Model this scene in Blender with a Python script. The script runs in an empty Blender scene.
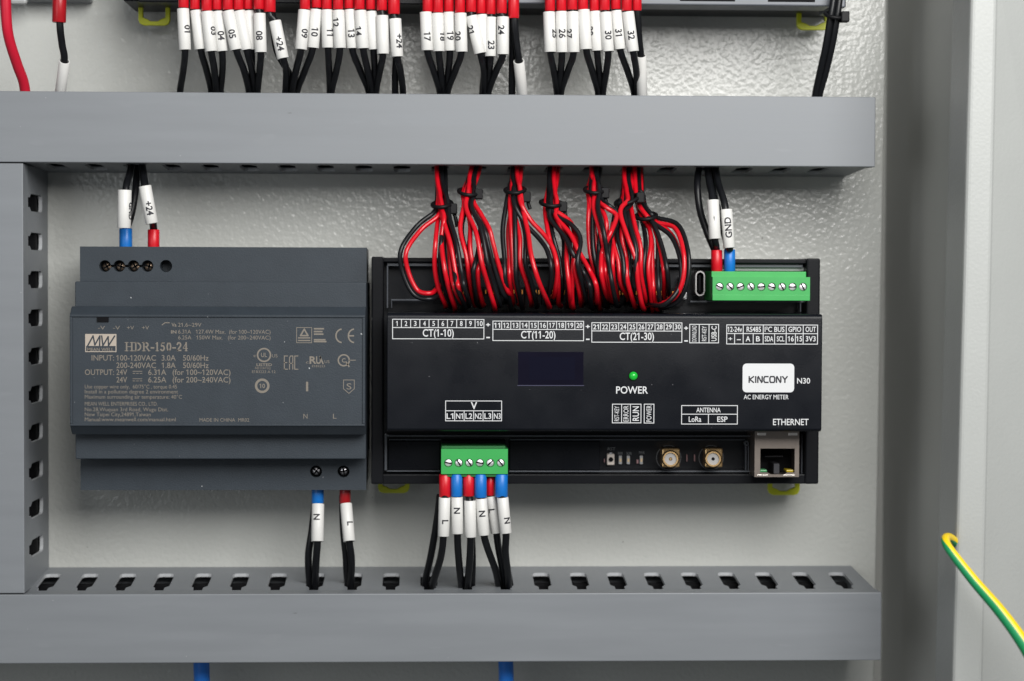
import bpy, bmesh, math, random
from mathutils import Vector, Matrix
random.seed(7)
SC = bpy.context.scene
COL = SC.collection
S = 0.001                      # everything below is written in millimetres

# ------------------------------------------------------------------ camera
F = 2070.0; CX, CY = 512.0, 340.5; CAMD = 797.0
YAW, PITCH, ROLL = math.radians(2.25), math.radians(1.757), 0.0035
fwd = Vector((math.sin(YAW)*math.cos(PITCH), math.cos(YAW)*math.cos(PITCH), -math.sin(PITCH)))
r0 = Vector((math.cos(YAW), -math.sin(YAW), 0)); u0 = r0.cross(fwd)
rgt = r0*math.cos(ROLL)+u0*math.sin(ROLL); upv = u0*math.cos(ROLL)-r0*math.sin(ROLL)
cam_d = bpy.data.cameras.new('camera'); cam = bpy.data.objects.new('camera', cam_d); COL.objects.link(cam)
cam.matrix_world = Matrix(((rgt.x, upv.x, -fwd.x, 0), (rgt.y, upv.y, -fwd.y, -CAMD*S), (rgt.z, upv.z, -fwd.z, 0), (0, 0, 0, 1)))
cam_d.sensor_width = 36; cam_d.lens = F/1024*36; cam_d.clip_start = 0.02; cam_d.clip_end = 50
cam_d.dof.use_dof = True; cam_d.dof.focus_distance = (CAMD-58)*S; cam_d.dof.aperture_fstop = 8.5
SC.camera = cam

def P(px, py, d):              # a point of the photograph taken to the plane d mm in front of the mounting panel
    r = rgt*((px-CX)/F)-upv*((py-CY)/F)+fwd
    t = (CAMD-d)/r.y
    return Vector((r.x*t, -d, r.z*t))
def X(px, py, d): return P(px, py, d).x
def Z(px, py, d): return P(px, py, d).z

# ------------------------------------------------------------------ light
W = bpy.data.worlds.new('World'); SC.world = W; W.use_nodes = True
W.node_tree.nodes['Background'].inputs[0].default_value = (0.92, 0.97, 1.0, 1)
W.node_tree.nodes['Background'].inputs[1].default_value = 0.15
def area(name, loc, target, sx, sy, power, col):
    l = bpy.data.lights.new(name, 'AREA'); l.shape = 'RECTANGLE'; l.size = sx*S; l.size_y = sy*S; l.energy = power; l.color = col
    o = bpy.data.objects.new(name, l); COL.objects.link(o)
    o.location = Vector(loc)*S
    o.rotation_euler = (Vector(target)-Vector(loc)).to_track_quat('-Z', 'Y').to_euler()
area('softbox', (240, -690, 320), (50, 0, 0), 600, 400, 9.0, (1, .985, .96))
area('fill_panel', (-470, -700, 60), (40, 0, 0), 460, 420, .9, (.95, .98, 1))
SC.view_settings.view_transform = 'Standard'; SC.view_settings.look = 'None'
SC.view_settings.exposure = 0; SC.view_settings.gamma = 1
SC.render.engine = 'CYCLES'

# ------------------------------------------------------------------ materials
def mat(name, col, rough=.5, metal=0, spec=.5, bump=None, vary=0, vscale=60, emit=None, specks=None, stretch=None, rvary=0, coat=0):
    m = bpy.data.materials.new(name); m.use_nodes = True
    nt = m.node_tree; N = nt.nodes; L = nt.links; b = N['Principled BSDF']
    c4 = (*col, 1)
    b.inputs['Base Color'].default_value = c4; b.inputs['Roughness'].default_value = rough
    b.inputs['Metallic'].default_value = metal; b.inputs['Specular IOR Level'].default_value = spec
    if coat: b.inputs['Coat Weight'].default_value = coat
    tc = N.new('ShaderNodeTexCoord'); vec = tc.outputs['Object']
    if stretch:
        mp = N.new('ShaderNodeMapping'); mp.inputs['Scale'].default_value = stretch
        L.new(vec, mp.inputs[0]); svec = mp.outputs[0]
    else: svec = vec
    colsock = None
    if vary:
        nz = N.new('ShaderNodeTexNoise'); nz.inputs['Scale'].default_value = vscale; nz.inputs['Detail'].default_value = 5
        L.new(svec, nz.inputs[0])
        mr = N.new('ShaderNodeMapRange'); mr.inputs[1].default_value = .3; mr.inputs[2].default_value = .7
        mr.inputs[3].default_value = 1-vary; mr.inputs[4].default_value = 1+vary
        L.new(nz.outputs[0], mr.inputs[0])
        mx = N.new('ShaderNodeVectorMath'); mx.operation = 'SCALE'; mx.inputs[0].default_value = col
        L.new(mr.outputs[0], mx.inputs['Scale']); colsock = mx.outputs[0]
        if rvary:
            m2 = N.new('ShaderNodeMapRange'); m2.inputs[1].default_value = .3; m2.inputs[2].default_value = .7
            m2.inputs[3].default_value = rough-rvary; m2.inputs[4].default_value = rough+rvary
            L.new(nz.outputs[0], m2.inputs[0]); L.new(m2.outputs[0], b.inputs['Roughness'])
    if specks:                 # specks = (scale, threshold, colour, stretch): small marks with a shape of their own
        for (sc, th, sc_col, st) in specks:
            mp = N.new('ShaderNodeMapping'); mp.inputs['Scale'].default_value = st; L.new(vec, mp.inputs[0])
            nz = N.new('ShaderNodeTexNoise'); nz.inputs['Scale'].default_value = sc; nz.inputs['Detail'].default_value = 2
            L.new(mp.outputs[0], nz.inputs[0])
            mr = N.new('ShaderNodeMapRange'); mr.inputs[1].default_value = th; mr.inputs[2].default_value = th+.03
            L.new(nz.outputs[0], mr.inputs[0])
            mx = N.new('ShaderNodeMix'); mx.data_type = 'RGBA'
            if colsock: L.new(colsock, mx.inputs[6])
            else: mx.inputs[6].default_value = c4
            mx.inputs[7].default_value = (*sc_col, 1)
            L.new(mr.outputs[0], mx.inputs[0]); colsock = mx.outputs[2]
    if colsock: L.new(colsock, b.inputs['Base Color'])
    if bump:                   # (scale, strength, distance in mm, detail)
        nz = N.new('ShaderNodeTexNoise'); nz.inputs['Scale'].default_value = bump[0]; nz.inputs['Detail'].default_value = bump[3]
        L.new(vec, nz.inputs[0])
        bp = N.new('ShaderNodeBump'); bp.inputs['Strength'].default_value = bump[1]; bp.inputs['Distance'].default_value = bump[2]*S
        L.new(nz.outputs[0], bp.inputs['Height']); L.new(bp.outputs[0], b.inputs['Normal'])
    if emit:
        b.inputs['Emission Color'].default_value = (*emit[0], 1); b.inputs['Emission Strength'].default_value = emit[1]
    return m

DUST = (.45, .46, .47)
PANEL = mat('panel_paint', (.46, .468, .445), .22, spec=.5, bump=(540, .42, .6, 1.0), vary=.03, vscale=25, specks=[(300, .765, (.12, .12, .11), (1, 1, 1))])
DOORM = mat('door_paint', (.35, .362, .352), .42, bump=(900, .35, .2, 1.5), vary=.03, vscale=30)
WALLM = mat('wall_paint', (.50, .505, .48), .55, bump=(430, .12, .15, 1.2))
DUCT = mat('duct_pvc', (.190, .203, .219), .48, vary=.05, vscale=60, stretch=(.25, 1, 3), bump=(900, .08, .05, 2),
           specks=[(560, .785, (.38, .39, .40), (1, 1, 1)), (330, .775, (.07, .07, .075), (.3, 1, 3.0)), (75, .70, (.197, .210, .226), (.5, 1, 2.2))], rvary=.05)
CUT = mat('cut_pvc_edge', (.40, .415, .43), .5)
PSUM = mat('psu_plastic', (.031, .0395, .0495), .50, spec=.30, bump=(2200, .5, .12, 2), vary=.07, vscale=120, specks=[(655, .77, DUST, (1, 1, 1))])
INK = mat('beige_ink', (.185, .162, .135), .6)
WINK = mat('white_ink', (.58, .59, .60), .55)
BLACK = mat('black_plastic', (.0055, .006, .0078), .36, spec=.15, bump=(1800, .3, .08, 2), vary=.08, vscale=90, specks=[(620, .765, (.18, .18, .19), (1, 1, 1))])
COVER = mat('cover_plastic', (.0052, .0062, .009), .29, spec=.15, bump=(2000, .3, .08, 2), vary=.08, vscale=70, specks=[(600, .76, (.2, .2, .21), (1, 1, 1))], rvary=.05)
PCB = mat('black_circuit_board', (.005, .006, .009), .30, spec=.3, vary=.1, vscale=200)
RIM = mat('lit_edge_and_post_grey', (.075, .083, .098), .35)  # on the plate edges: black plastic, the caught light put into a paler grey
DARK = mat('dark_cavity_plastic', (.004, .004, .005), .7, spec=.12)
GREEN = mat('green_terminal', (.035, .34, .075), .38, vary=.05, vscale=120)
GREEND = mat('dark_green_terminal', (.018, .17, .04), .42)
STEEL = mat('screw_steel', (.55, .54, .56), .30, metal=1, vary=.1, vscale=500)
STEEL2 = mat('bright_screw', (.80, .79, .82), .38, metal=.7, vary=.15, vscale=900)
BRASSY = mat('brown_screw', (.30, .22, .16), .35, metal=1, vary=.2, vscale=600)
GOLD = mat('gold_plating', (.66, .44, .21), .26, metal=.9)
TAUPE = mat('jack_metal', (.25, .215, .19), .38, metal=.85, vary=.06, vscale=300)
PTFE = mat('white_insulator', (.42, .41, .40), .5)
RED = mat('red_vinyl', (.56, .005, .014), .36, vary=.05, vscale=150)
REDW = mat('red_wire_vinyl', (.54, .004, .013), .28, vary=.06, vscale=150)
REDC = mat('red_cable_vinyl', (.52, .008, .03), .40, vary=.05, vscale=100)
BLUE = mat('blue_vinyl', (.005, .15, .52), .38, vary=.05, vscale=150)
BLUEC = mat('blue_cable_vinyl', (.008, .16, .62), .36, vary=.05, vscale=100)
BLKW = mat('black_wire_vinyl', (.006, .0065, .008), .34, spec=.3, vary=.1, vscale=200)
TIE = mat('black_nylon', (.005, .005, .006), .5, spec=.2)
SLV = mat('white_sleeve', (.66, .655, .635), .42, vary=.02, vscale=200)
MARK = mat('black_marking', (.012, .012, .018), .6)
CLIP = mat('yellow_green_clip', (.60, .64, .012), .42, vary=.05, vscale=150)
GREYP = mat('grey_module_plastic', (.12, .13, .15), .42, vary=.05, vscale=90)
LGREY = mat('light_grey_plastic', (.36, .37, .37), .45)
SCREEN = mat('display_glass', (.0048, .0042, .0115), .12, spec=.3, vary=.15, vscale=60)
LEDG = mat('green_lens', (.01, .30, .03), .18, emit=((.02, .8, .06), .22))
LEDY = mat('yellow_lens', (.38, .28, .012), .3)
LEDN = mat('pale_green_lens', (.05, .24, .09), .3)
YEL = mat('earth_yellow', (.80, .56, .006), .36)
EGR = mat('earth_green', (.008, .25, .085), .36)
LABELW = mat('logo_white', (.60, .61, .62), .45, vary=.02, vscale=100)
ORANGE = mat('orange_pin', (.60, .24, .04), .35, metal=.4)

# ------------------------------------------------------------------ mesh builder
class MB:
    def __init__(s): s.v = []; s.f = []; s.m = []
    def add(s, vs, fs, mi=0):
        n = len(s.v); s.v += [Vector(v) for v in vs]; s.f += [tuple(i+n for i in f) for f in fs]; s.m += [mi]*len(fs); return s
    def box(s, x0, x1, d0, d1, z0, z1, mi=0):          # d = mm in front of the panel
        if x0 > x1: x0, x1 = x1, x0
        if z0 > z1: z0, z1 = z1, z0
        if d0 > d1: d0, d1 = d1, d0
        v = [(x, -d, z) for d in (d1, d0) for z in (z0, z1) for x in (x0, x1)]
        return s.add(v, [(0, 1, 3, 2), (4, 6, 7, 5), (0, 4, 5, 1), (2, 3, 7, 6), (0, 2, 6, 4), (1, 5, 7, 3)], mi)
    def extrude_x(s, prof, x0, x1, mi=0):              # prof = [(d, z)...] closed outline
        n = len(prof)
        v = [(x0, -d, z) for d, z in prof]+[(x1, -d, z) for d, z in prof]
        f = [(i, (i+1) % n, (i+1) % n+n, i+n) for i in range(n)]
        return s.add(v, f+[tuple(range(n-1, -1, -1)), tuple(range(n, 2*n))], mi)
    def lathe(s, A, B, prof, seg=20, mi=0, cap=False):  # prof = [(distance from A along AB, radius)]
        A = Vector(A); B = Vector(B); u = (B-A).normalized()
        a = u.orthogonal().normalized(); b = u.cross(a)
        v = []; f = []
        for t, r in prof:
            for k in range(seg):
                w = 2*math.pi*k/seg
                v.append(A+u*t+(a*math.cos(w)+b*math.sin(w))*r)
        for i in range(len(prof)-1):
            for k in range(seg):
                q = (k+1) % seg
                f.append((i*seg+k, i*seg+q, (i+1)*seg+q, (i+1)*seg+k))
        if cap:
            f.append(tuple(range(seg-1, -1, -1))); f.append(tuple((len(prof)-1)*seg+k for k in range(seg)))
        return s.add(v, f, mi)
    def tube(s, pts, r, seg=12, sub=7, mi=0, mi2=None, split=None, flat=1.0):
        p = smooth(pts, sub)
        v = []; f = []; ms = []
        t0 = (p[1]-p[0]).normalized(); a = t0.orthogonal().normalized()
        if split is not None: a = (split-t0*split.dot(t0)).normalized()
        for i, q in enumerate(p):
            t = (p[min(i+1, len(p)-1)]-p[max(i-1, 0)]).normalized()
            if split is not None: a = split
            a = (a-t*a.dot(t)).normalized(); b = t.cross(a)
            rr = r(i/(len(p)-1)) if callable(r) else r
            for k in range(seg):
                w = 2*math.pi*(k+.5)/seg
                v.append(q+(a*math.cos(w)+b*math.sin(w)*flat)*rr)
        n0 = len(s.f)
        for i in range(len(p)-1):
            for k in range(seg):
                q = (k+1) % seg
                f.append((i*seg+k, i*seg+q, (i+1)*seg+q, (i+1)*seg+k))
                c = math.cos(2*math.pi*(k+1)/seg)
                ms.append(mi if mi2 is None or c > -.12 else mi2)
        f.append(tuple(range(seg-1, -1, -1))); f.append(tuple((len(p)-1)*seg+k for k in range(seg))); ms += [mi, mi]
        s.add(v, f); s.m[n0:] = ms
        return s
    def disc(s, x, z, d, r, seg=24, mi=0):
        v = [(x+r*math.cos(2*math.pi*k/seg), -d, z+r*math.sin(2*math.pi*k/seg)) for k in range(seg)]
        return s.add(v, [tuple(range(seg))], mi)
    def ring(s, x, z, d, r1, r2, seg=28, mi=0):
        v = [(x+r*math.cos(2*math.pi*k/seg), -d, z+r*math.sin(2*math.pi*k/seg)) for r in (r1, r2) for k in range(seg)]
        return s.add(v, [(k, k+seg, (k+1) % seg+seg, (k+1) % seg) for k in range(seg)], mi)
    def rect(s, x0, x1, z0, z1, d, mi=0):
        return s.add([(x0, -d, z0), (x1, -d, z0), (x1, -d, z1), (x0, -d, z1)], [(0, 1, 2, 3)], mi)
    def frame(s, x0, x1, z0, z1, d, w, mi=0):
        a, b = min(z0, z1), max(z0, z1)
        s.rect(x0, x1, b-w, b, d, mi); s.rect(x0, x1, a, a+w, d, mi)
        s.rect(x0, x0+w, a+w, b-w, d, mi); s.rect(x1-w, x1, a+w, b-w, d, mi); return s
    def plate(s, outer, holes, fmap, t0, t1, mi=0, edge=None):     # outline with holes, given thickness; fmap(a, b, t) -> point
        bm = bmesh.new(); es = []
        for lp in [outer]+holes:
            vs = [bm.verts.new((a, b, 0)) for a, b in lp]
            for i in range(len(vs)): es.append(bm.edges.new((vs[i], vs[(i+1) % len(vs)])))
        bmesh.ops.triangle_fill(bm, use_beauty=True, use_dissolve=False, edges=es, normal=(0, 0, 1))
        bmesh.ops.recalc_face_normals(bm, faces=bm.faces)
        bm.verts.index_update()
        n = len(bm.verts); co = [v.co.copy() for v in bm.verts]
        tris = [tuple(v.index for v in f.verts) for f in bm.faces]
        v = [fmap(c.x, c.y, t0) for c in co]+[fmap(c.x, c.y, t1) for c in co]
        f = [tuple(reversed(t)) for t in tris]+[tuple(i+n for i in t) for t in tris]
        for e in bm.edges:
            if len(e.link_faces) == 1:
                a, b = e.verts[0].index, e.verts[1].index
                f.append((a, b, b+n, a+n))
        hole_edges = len(f)-2*len(tris)
        bm.free(); k0 = len(s.m)
        s.add(v, f, mi)
        if edge is not None: s.m[k0+2*len(tris):k0+len(f)] = [edge]*hole_edges
        return s
    def text(s, string, x, z, d, w=None, cap=2.0, align='L', bold=0, mi=0, rot=0, shear=0):
        vs, fs = glyphs(string, bold)
        bw = max(v[0] for v in vs)-min(v[0] for v in vs); x_0 = min(v[0] for v in vs)
        sy = cap/CAPH; sx = w/bw if w else sy
        W_ = bw*sx
        ox = {'L': 0, 'C': -W_/2, 'R': -W_}[align]
        out = []
        for vx, vy in vs:
            a = (vx-x_0)*sx+ox+vy*sy*shear; b = vy*sy-(cap/2 if rot else 0)
            if rot == 90: a, b = -b, a
            out.append((x+a, -d, z+b))
        return s.add(out, fs, mi)
    def strokes(s, lines, fx, w, d, mi=0):              # lines: list of polylines in a unit box; fx(a,b)->(x,z)
        for ln in lines:
            p = [Vector(fx(a, b)) for a, b in ln]
            for i in range(len(p)-1):
                t = (p[i+1]-p[i]); t = t.normalized() if t.length > 0 else Vector((1, 0)); n = Vector((-t.y, t.x))*w/2
                e = t*w*.35
                q = [p[i]-n-e, p[i+1]-n+e, p[i+1]+n+e, p[i]+n-e]
                s.add([(v.x, -d-.002*(i % 3), v.y) for v in q], [(0, 1, 2, 3)], mi)
        return s
    def build(s, name, mats, parent=None, bevel=0, smooth_=False, seg=2, recalc=True):
        if not isinstance(mats, (list, tuple)): mats = [mats]
        org = ROOTLOC.get(parent.name, Vector()) if parent else Vector()
        me = bpy.data.meshes.new(name)
        me.from_pydata([(v-org)*S for v in s.v], [], s.f)
        for m in mats: me.materials.append(m)
        for p, mi in zip(me.polygons, s.m): p.material_index = mi; p.use_smooth = smooth_
        if recalc:
            bm = bmesh.new(); bm.from_mesh(me); bmesh.ops.recalc_face_normals(bm, faces=bm.faces); bm.to_mesh(me); bm.free()
        me.update()
        o = bpy.data.objects.new(name, me); COL.objects.link(o)
        if parent: o.parent = parent; ROOTLOC[o.name] = org
        if bevel:
            b = o.modifiers.new('bevel', 'BEVEL'); b.width = bevel*S; b.segments = seg; b.limit_method = 'ANGLE'; b.angle_limit = math.radians(40)
        if smooth_:
            try: me.set_sharp_from_angle(angle=math.radians(48))
            except Exception: pass
        return o
ROOTLOC = {}
def smooth(pts, sub):
    pts = [Vector(p) for p in pts]
    if len(pts) < 3 or sub < 2: return pts
    q = [2*pts[0]-pts[1]]+pts+[2*pts[-1]-pts[-2]]; out = []
    for i in range(1, len(q)-2):
        a, b, c, d = q[i-1:i+3]
        for k in range(sub):
            t = k/sub
            out.append(.5*((2*b)+(c-a)*t+(2*a-5*b+4*c-d)*t*t+(3*b-a-3*c+d)*t**3))
    out.append(pts[-1]); return out
_g = {}
def glyphs(string, bold=0):
    k = (string, bold)
    if k not in _g:
        cu = bpy.data.curves.new('lettering', 'FONT'); cu.body = string; cu.size = 1; cu.resolution_u = 3; cu.offset = bold
        o = bpy.data.objects.new('lettering', cu)
        me = bpy.data.meshes.new_from_object(o)
        vs = [(v.co.x, v.co.y) for v in me.vertices]; fs = [tuple(p.vertices) for p in me.polygons]
        if '1' in string:      # the built-in 1 is a bare bar: give it its flag
            bm = bmesh.new(); bm.from_mesh(me); seen = set()
            for v0 in bm.verts:
                if v0.index in seen: continue
                comp = [v0]; seen.add(v0.index)
                for v_ in comp:
                    for e_ in v_.link_edges:
                        w_ = e_.other_vert(v_)
                        if w_.index not in seen: seen.add(w_.index); comp.append(w_)
                if len(comp) == 4:
                    xs = [v_.co.x for v_ in comp]; ys = [v_.co.y for v_ in comp]
                    if max(ys)-min(ys) > .5 and max(xs)-min(xs) < .2:
                        x_, y_ = min(xs)+.01, max(ys); n_ = len(vs)
                        vs += [(x_, y_), (x_, y_-.13), (x_-.17, y_-.24), (x_-.17, y_-.13)]; fs.append((n_, n_+3, n_+2, n_+1))
            bm.free()
        _g[k] = (vs, fs)
        bpy.data.objects.remove(o); bpy.data.meshes.remove(me); bpy.data.curves.remove(cu)
    return _g[k]
CAPH = max(v[1] for v in glyphs('H')[0])

def tag(o, label, cat, group=None, kind=None):
    if label: o['label'] = label
    if cat: o['category'] = cat
    if group: o['group'] = group
    if kind: o['kind'] = kind
    return o
def thing(name, loc, label, cat, group=None):
    o = bpy.data.objects.new(name, None); COL.objects.link(o); o.location = Vector(loc)*S; o.empty_display_size = .005
    ROOTLOC[o.name] = Vector(loc)
    return tag(o, label, cat, group)
def cyl_text(mb, string, A, B, R, t, th0, cap, down=True, mi=0):   # lettering wrapped round a sleeve
    A = Vector(A); B = Vector(B); u = (B-A).normalized(); f = Vector((0, -1, 0)); f = (f-u*f.dot(u)).normalized(); sd = u.cross(f)
    if sd.x < 0: sd = -sd
    vs, fs = glyphs(string, .028)
    bm = bmesh.new(); bv = [bm.verts.new((x, y, 0)) for x, y in vs]
    for f_ in fs:
        try: bm.faces.new([bv[i] for i in f_])
        except ValueError: pass
    bmesh.ops.subdivide_edges(bm, edges=bm.edges[:], cuts=2, use_grid_fill=True); bm.verts.index_update()
    vs = [(v.co.x, v.co.y) for v in bm.verts]; fs = [tuple(v.index for v in f_.verts) for f_ in bm.faces]; bm.free()
    k = cap/CAPH; sg = 1 if down else -1
    bw = (max(v[0] for v in vs)+min(v[0] for v in vs))/2
    out = []
    for x, y in vs:
        th = th0+sg*(y*k-cap/2)/R
        out.append(A+u*(t+sg*(x-bw)*k)+(f*math.cos(th)+sd*math.sin(th))*(R+.06))
    mb.add(out, fs, mi)

# ================================================================== SETTING
xr0, xr1 = X(886.5, 0, 0), X(874, 681, 0); zt, zb = 150.0, -190.0
k = (xr1-xr0)/(Z(874, 681, 0)-Z(886.5, 0, 0))
xe = lambda z: xr0+(z-Z(886.5, 0, 0))*k
mb = MB(); n = 24
out = [(-230, zt), (-230, zb), (xe(zb), zb), (xe(zt), zt)]
mb.add([(x, 0, z) for x, z in out]+[(x, 2, z) for x, z in out], [(0, 1, 2, 3), (7, 6, 5, 4), (0, 4, 5, 1), (1, 5, 6, 2), (2, 6, 7, 3), (3, 7, 4, 0)])
mb.add([(xe(zb)-1.5, 2, zb), (xe(zb), 2, zb), (xe(zt), 2, zt), (xe(zt)-1.5, 2, zt), (xe(zb)-1.5, 22, zb), (xe(zb), 22, zb), (xe(zt), 22, zt), (xe(zt)-1.5, 22, zt)],
       [(0, 1, 5, 4), (1, 2, 6, 5), (2, 3, 7, 6), (3, 0, 4, 7), (4, 5, 6, 7)])
tag(mb.build('mounting_panel', PANEL, bevel=.7), None, None, kind='structure')
mb = MB().box(-230, 330, -62, -60, -200, 160)
tag(mb.build('cabinet_back', WALLM), None, None, kind='structure')
# side wall of the cabinet behind the door edge
sx = X(884, 340, -60)
mb = MB().box(sx, sx+2, -60, 92, -200, 160)
tag(mb.build('side_wall', WALLM, bevel=.5), 'shaded grey inner side wall of the cabinet between the panel and the door edge', 'wall')

# door edge: folded lip and the inner face next to it
dd = 104.0
root = thing('cabinet_door', P(975, 681, dd), 'pale grey textured cabinet door edge with a folded lip at the right', 'door')
def quad_prism(pts, depth, d2=None):
    m_ = MB(); v = [tuple(p) for p in pts]+[(p.x, p.y+depth, p.z) for p in pts]
    return m_.add(v, [(0, 1, 2, 3), (7, 6, 5, 4), (0, 4, 5, 1), (1, 5, 6, 2), (2, 6, 7, 3), (3, 7, 4, 0)])
def ext(px0, px1, y):          # extend the edge line above and below the frame
    return px0+(px1-px0)*y/681
lp = [P(ext(971, 953, -40), -40, dd), P(ext(971, 953, 720), 720, dd), P(ext(998.5, 983.5, 720), 720, dd), P(ext(998.5, 983.5, -40), -40, dd)]
quad_prism(lp, 26).build('door_lip', DOORM, root, bevel=1.6, seg=3)
q = [P(ext(994, 979, -40), -40, dd-3), P(ext(994, 979, 720), 720, dd-3), P(ext(1120, 1120, 720), 720, dd-34), P(ext(1120, 1120, -40), -40, dd-34)]
quad_prism(q, 2).build('door_panel', DOORM, root, bevel=.4)

# ================================================================== WIRING DUCTS
DF = 46.0                      # front of the duct lids
def slot(c, w=6.4, nk=3.6):
    h = w/2; g = nk/2
    return [(c-h+1.7, 10.5), (c+h-1.7, 10.5), (c+h-.5, 11.1), (c+h, 12.7), (c+h, 29.5), (c+g, 31.8), (c+g, 38), (c-g, 38), (c-g, 31.8), (c-h, 29.5), (c-h, 12.7), (c-h+.5, 11.1)]
def duct(name, label, axis, a0, a1, c0, c1, phase, pitch, flare=(2.0, 2.0), end_slant=0):
    mp = (lambda a, d, c: Vector((a, -d, c))) if axis == 'x' else (lambda a, d, c: Vector((c, -d, a)))
    root = thing(name, mp((a0+a1)/2 if axis == 'x' else a0, 0, (c0+c1)/2), label, 'wiring duct', 'slotted wiring ducts')
    LB = DF-9.5
    pr = [(c0, LB), (c0, DF), (c1, DF), (c1, LB), (c1-1.2, LB), (c1-1.2, DF-1.4), (c0+1.2, DF-1.4), (c0+1.2, LB)]   # lid: U profile
    v = [mp(a0, d, c) for c, d in pr]+[mp(a1, d, c) for c, d in pr]
    n_ = len(pr)
    fs = [(i, (i+1) % n_, (i+1) % n_+n_, i+n_) for i in range(n_)]
    for o_ in (0, n_): fs += [(o_+0, o_+1, o_+6, o_+7), (o_+1, o_+2, o_+5, o_+6), (o_+2, o_+3, o_+4, o_+5)]
    MB().add(v, fs).build('lid', DUCT, root, bevel=.35)
    m_ = MB()
    cs = []
    c = phase
    while c > a0+4: c -= pitch
    c += pitch
    while c < a1-4.5:
        if c > a0+4.5: cs.append(c)
        c += pitch
    b1 = a1-end_slant
    outer = [(a0, 0), (b1, 0), (a1-.3, DF-3), (a0, DF-3)]
    for c_edge, sg, fl in ((c0+.55, 1, flare[0]+.35), (c1-.55, -1, flare[1]+.35)):          # side walls lean out towards the base
        f_ = lambda a, d, t, ce=c_edge, sg=sg, fl=fl: mp(a, d, ce+sg*t-sg*fl*(1-d/(DF-6)))
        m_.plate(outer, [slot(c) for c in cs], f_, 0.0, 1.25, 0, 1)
    e0 = c0+.2-flare[0]; e1 = c1-.2+flare[1]
    v = [mp(a, d, c) for a in (a0, b1) for d in (.3, 1.8) for c in (e0+2, e1-2)]
    m_.add(v, [(0, 1, 3, 2), (4, 6, 7, 5), (0, 4, 5, 1), (2, 3, 7, 6), (0, 2, 6, 4), (1, 5, 7, 3)])
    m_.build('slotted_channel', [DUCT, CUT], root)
    return root
pitch = X(428.9, 580, 24)-X(391, 580, 24)
zt0, zt1 = Z(440, 164.5, DF), Z(440, 94, DF)
zb0, zb1 = Z(440, 662, DF), Z(440, 593.5, DF)
duct('wiring_duct', 'grey slotted wiring duct running across the top above the devices', 'x', -215, X(875.5, 130, DF), zt0, zt1, X(440, 170, 24), pitch, flare=(1.6, 2.0), end_slant=2.0)
duct('wiring_duct', 'grey slotted wiring duct running along the bottom, black wires dropping into its slots', 'x', -215, X(881.5, 625, DF), zb0, zb1, X(391, 580, 24), pitch, flare=(2.0, 3.6), end_slant=2.0)
xl1 = X(23.8, 400, DF)
duct('wiring_duct', 'upright grey slotted wiring duct at the left edge, between the two horizontal ones', 'z', zb1+.4, zt0-.4, xl1-25, xl1, Z(38, 318, 24), pitch, flare=(.5, .6))

# ================================================================== POWER SUPPLY
PD = 62.0
def yz(py, d, px=220): return Z(px, py, d)
root = thing('power_supply', (X(215, 490, 31), 0, yz(490, 31)), 'dark blue grey stepped power supply printed HDR-150-24, left of the black energy meter', 'power supply')
xL, xR = X(69.5, 370, PD), X(365.3, 370, PD)
d1, d2, d3 = PD, 51.0, 38.5
za, zb_, zc, zd = yz(247, d3), yz(282, d2), yz(306.5, d2), yz(315, d1)
ze, zf, zg, zh = yz(426, d1), yz(434.5, d1-4), yz(459, d2), yz(490, d3)
prof = [(.6, za-1), (d3-7, za-1), (d3-7, zb_+.4), (d2-.01, zb_), (d2, zc), (d1-3.5, zc), (d1, zd), (d1, ze), (d1-3.5, zf), (d2, zf), (d2, zg), (d3-7, zg-.4), (d3-7, zh+1), (.6, zh+1)]
x3L, x3R = X(80, 266, d3), X(366.6, 266, d3)
x2L, x2R = X(75, 295, d2), X(366.2, 295, d2)
m_ = MB()
m_.extrude_x([(.6, za), (d3-7, za), (d3-7, zh), (.6, zh)], x3L+.4, x3R-.4)
m_.extrude_x([(6, zb_), (d2, zb_), (d2, zg), (6, zg)], x2L, x2R)
m_.extrude_x([(16, zc), (d1-4.5, zc), (d1-.45, zd), (d1-.45, ze), (d1-4.5, zf), (16, zf)], xL, xR)
m_.build('housing', PSUM, root, bevel=.35)
m_ = MB(); w = .8
m_.box(xL+.15, xR-.15, d1-.6, d1+.15, zd-w, zd); m_.box(xL+.15, xR-.15, d1-.6, d1+.15, ze, ze+w)
m_.box(xL+.15, xL+.15+w, d1-.6, d1+.15, ze+w, zd-w); m_.box(xR-.15-w, xR-.15, d1-.6, d1+.15, ze+w, zd-w)
m_.build('label_rim', PSUM, root, bevel=.2)
def circ(cx, cz, r, a0=0, a1=2*math.pi, n=20, end=False):
    return [(cx+r*math.cos(a0+(a1-a0)*i/n), cz+r*math.sin(a0+(a1-a0)*i/n)) for i in range(n+(1 if end else 0))]
def front(a, b, t): return Vector((a, -t, b))
hc = [(X(px, 266, d3), Z(px, 266, d3)) for px in (105, 119.2, 133.4, 147.4)]
r = 2.15; g = .45
row = []
for i, (cx, cz) in enumerate(hc):                                     # lower outlines left to right, then upper right to left
    a = math.asin(g/r)
    row += circ(cx, cz, r, math.pi+a if i else math.pi, 2*math.pi-a if i < 3 else 2*math.pi, 9, True)
for i, (cx, cz) in reversed(list(enumerate(hc))):
    a = math.asin(g/r)
    row += circ(cx, cz, r, a if i < 3 else 1e-3+.1, math.pi-a if i else math.pi-.1, 9, True)
h5 = (X(166, 266, d3), Z(166, 266, d3))
m_ = MB().plate([(x3L, zb_-.1), (x3R, zb_-.1), (x3R, za), (x3L, za)], [row, circ(*h5, 2.25)], front, d3-7, d3)
m_.build('terminal_cover', PSUM, root)
hb = [(X(px, 471.5, d3), Z(px, 471.5, d3)) for px in (316, 343.5)]
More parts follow.
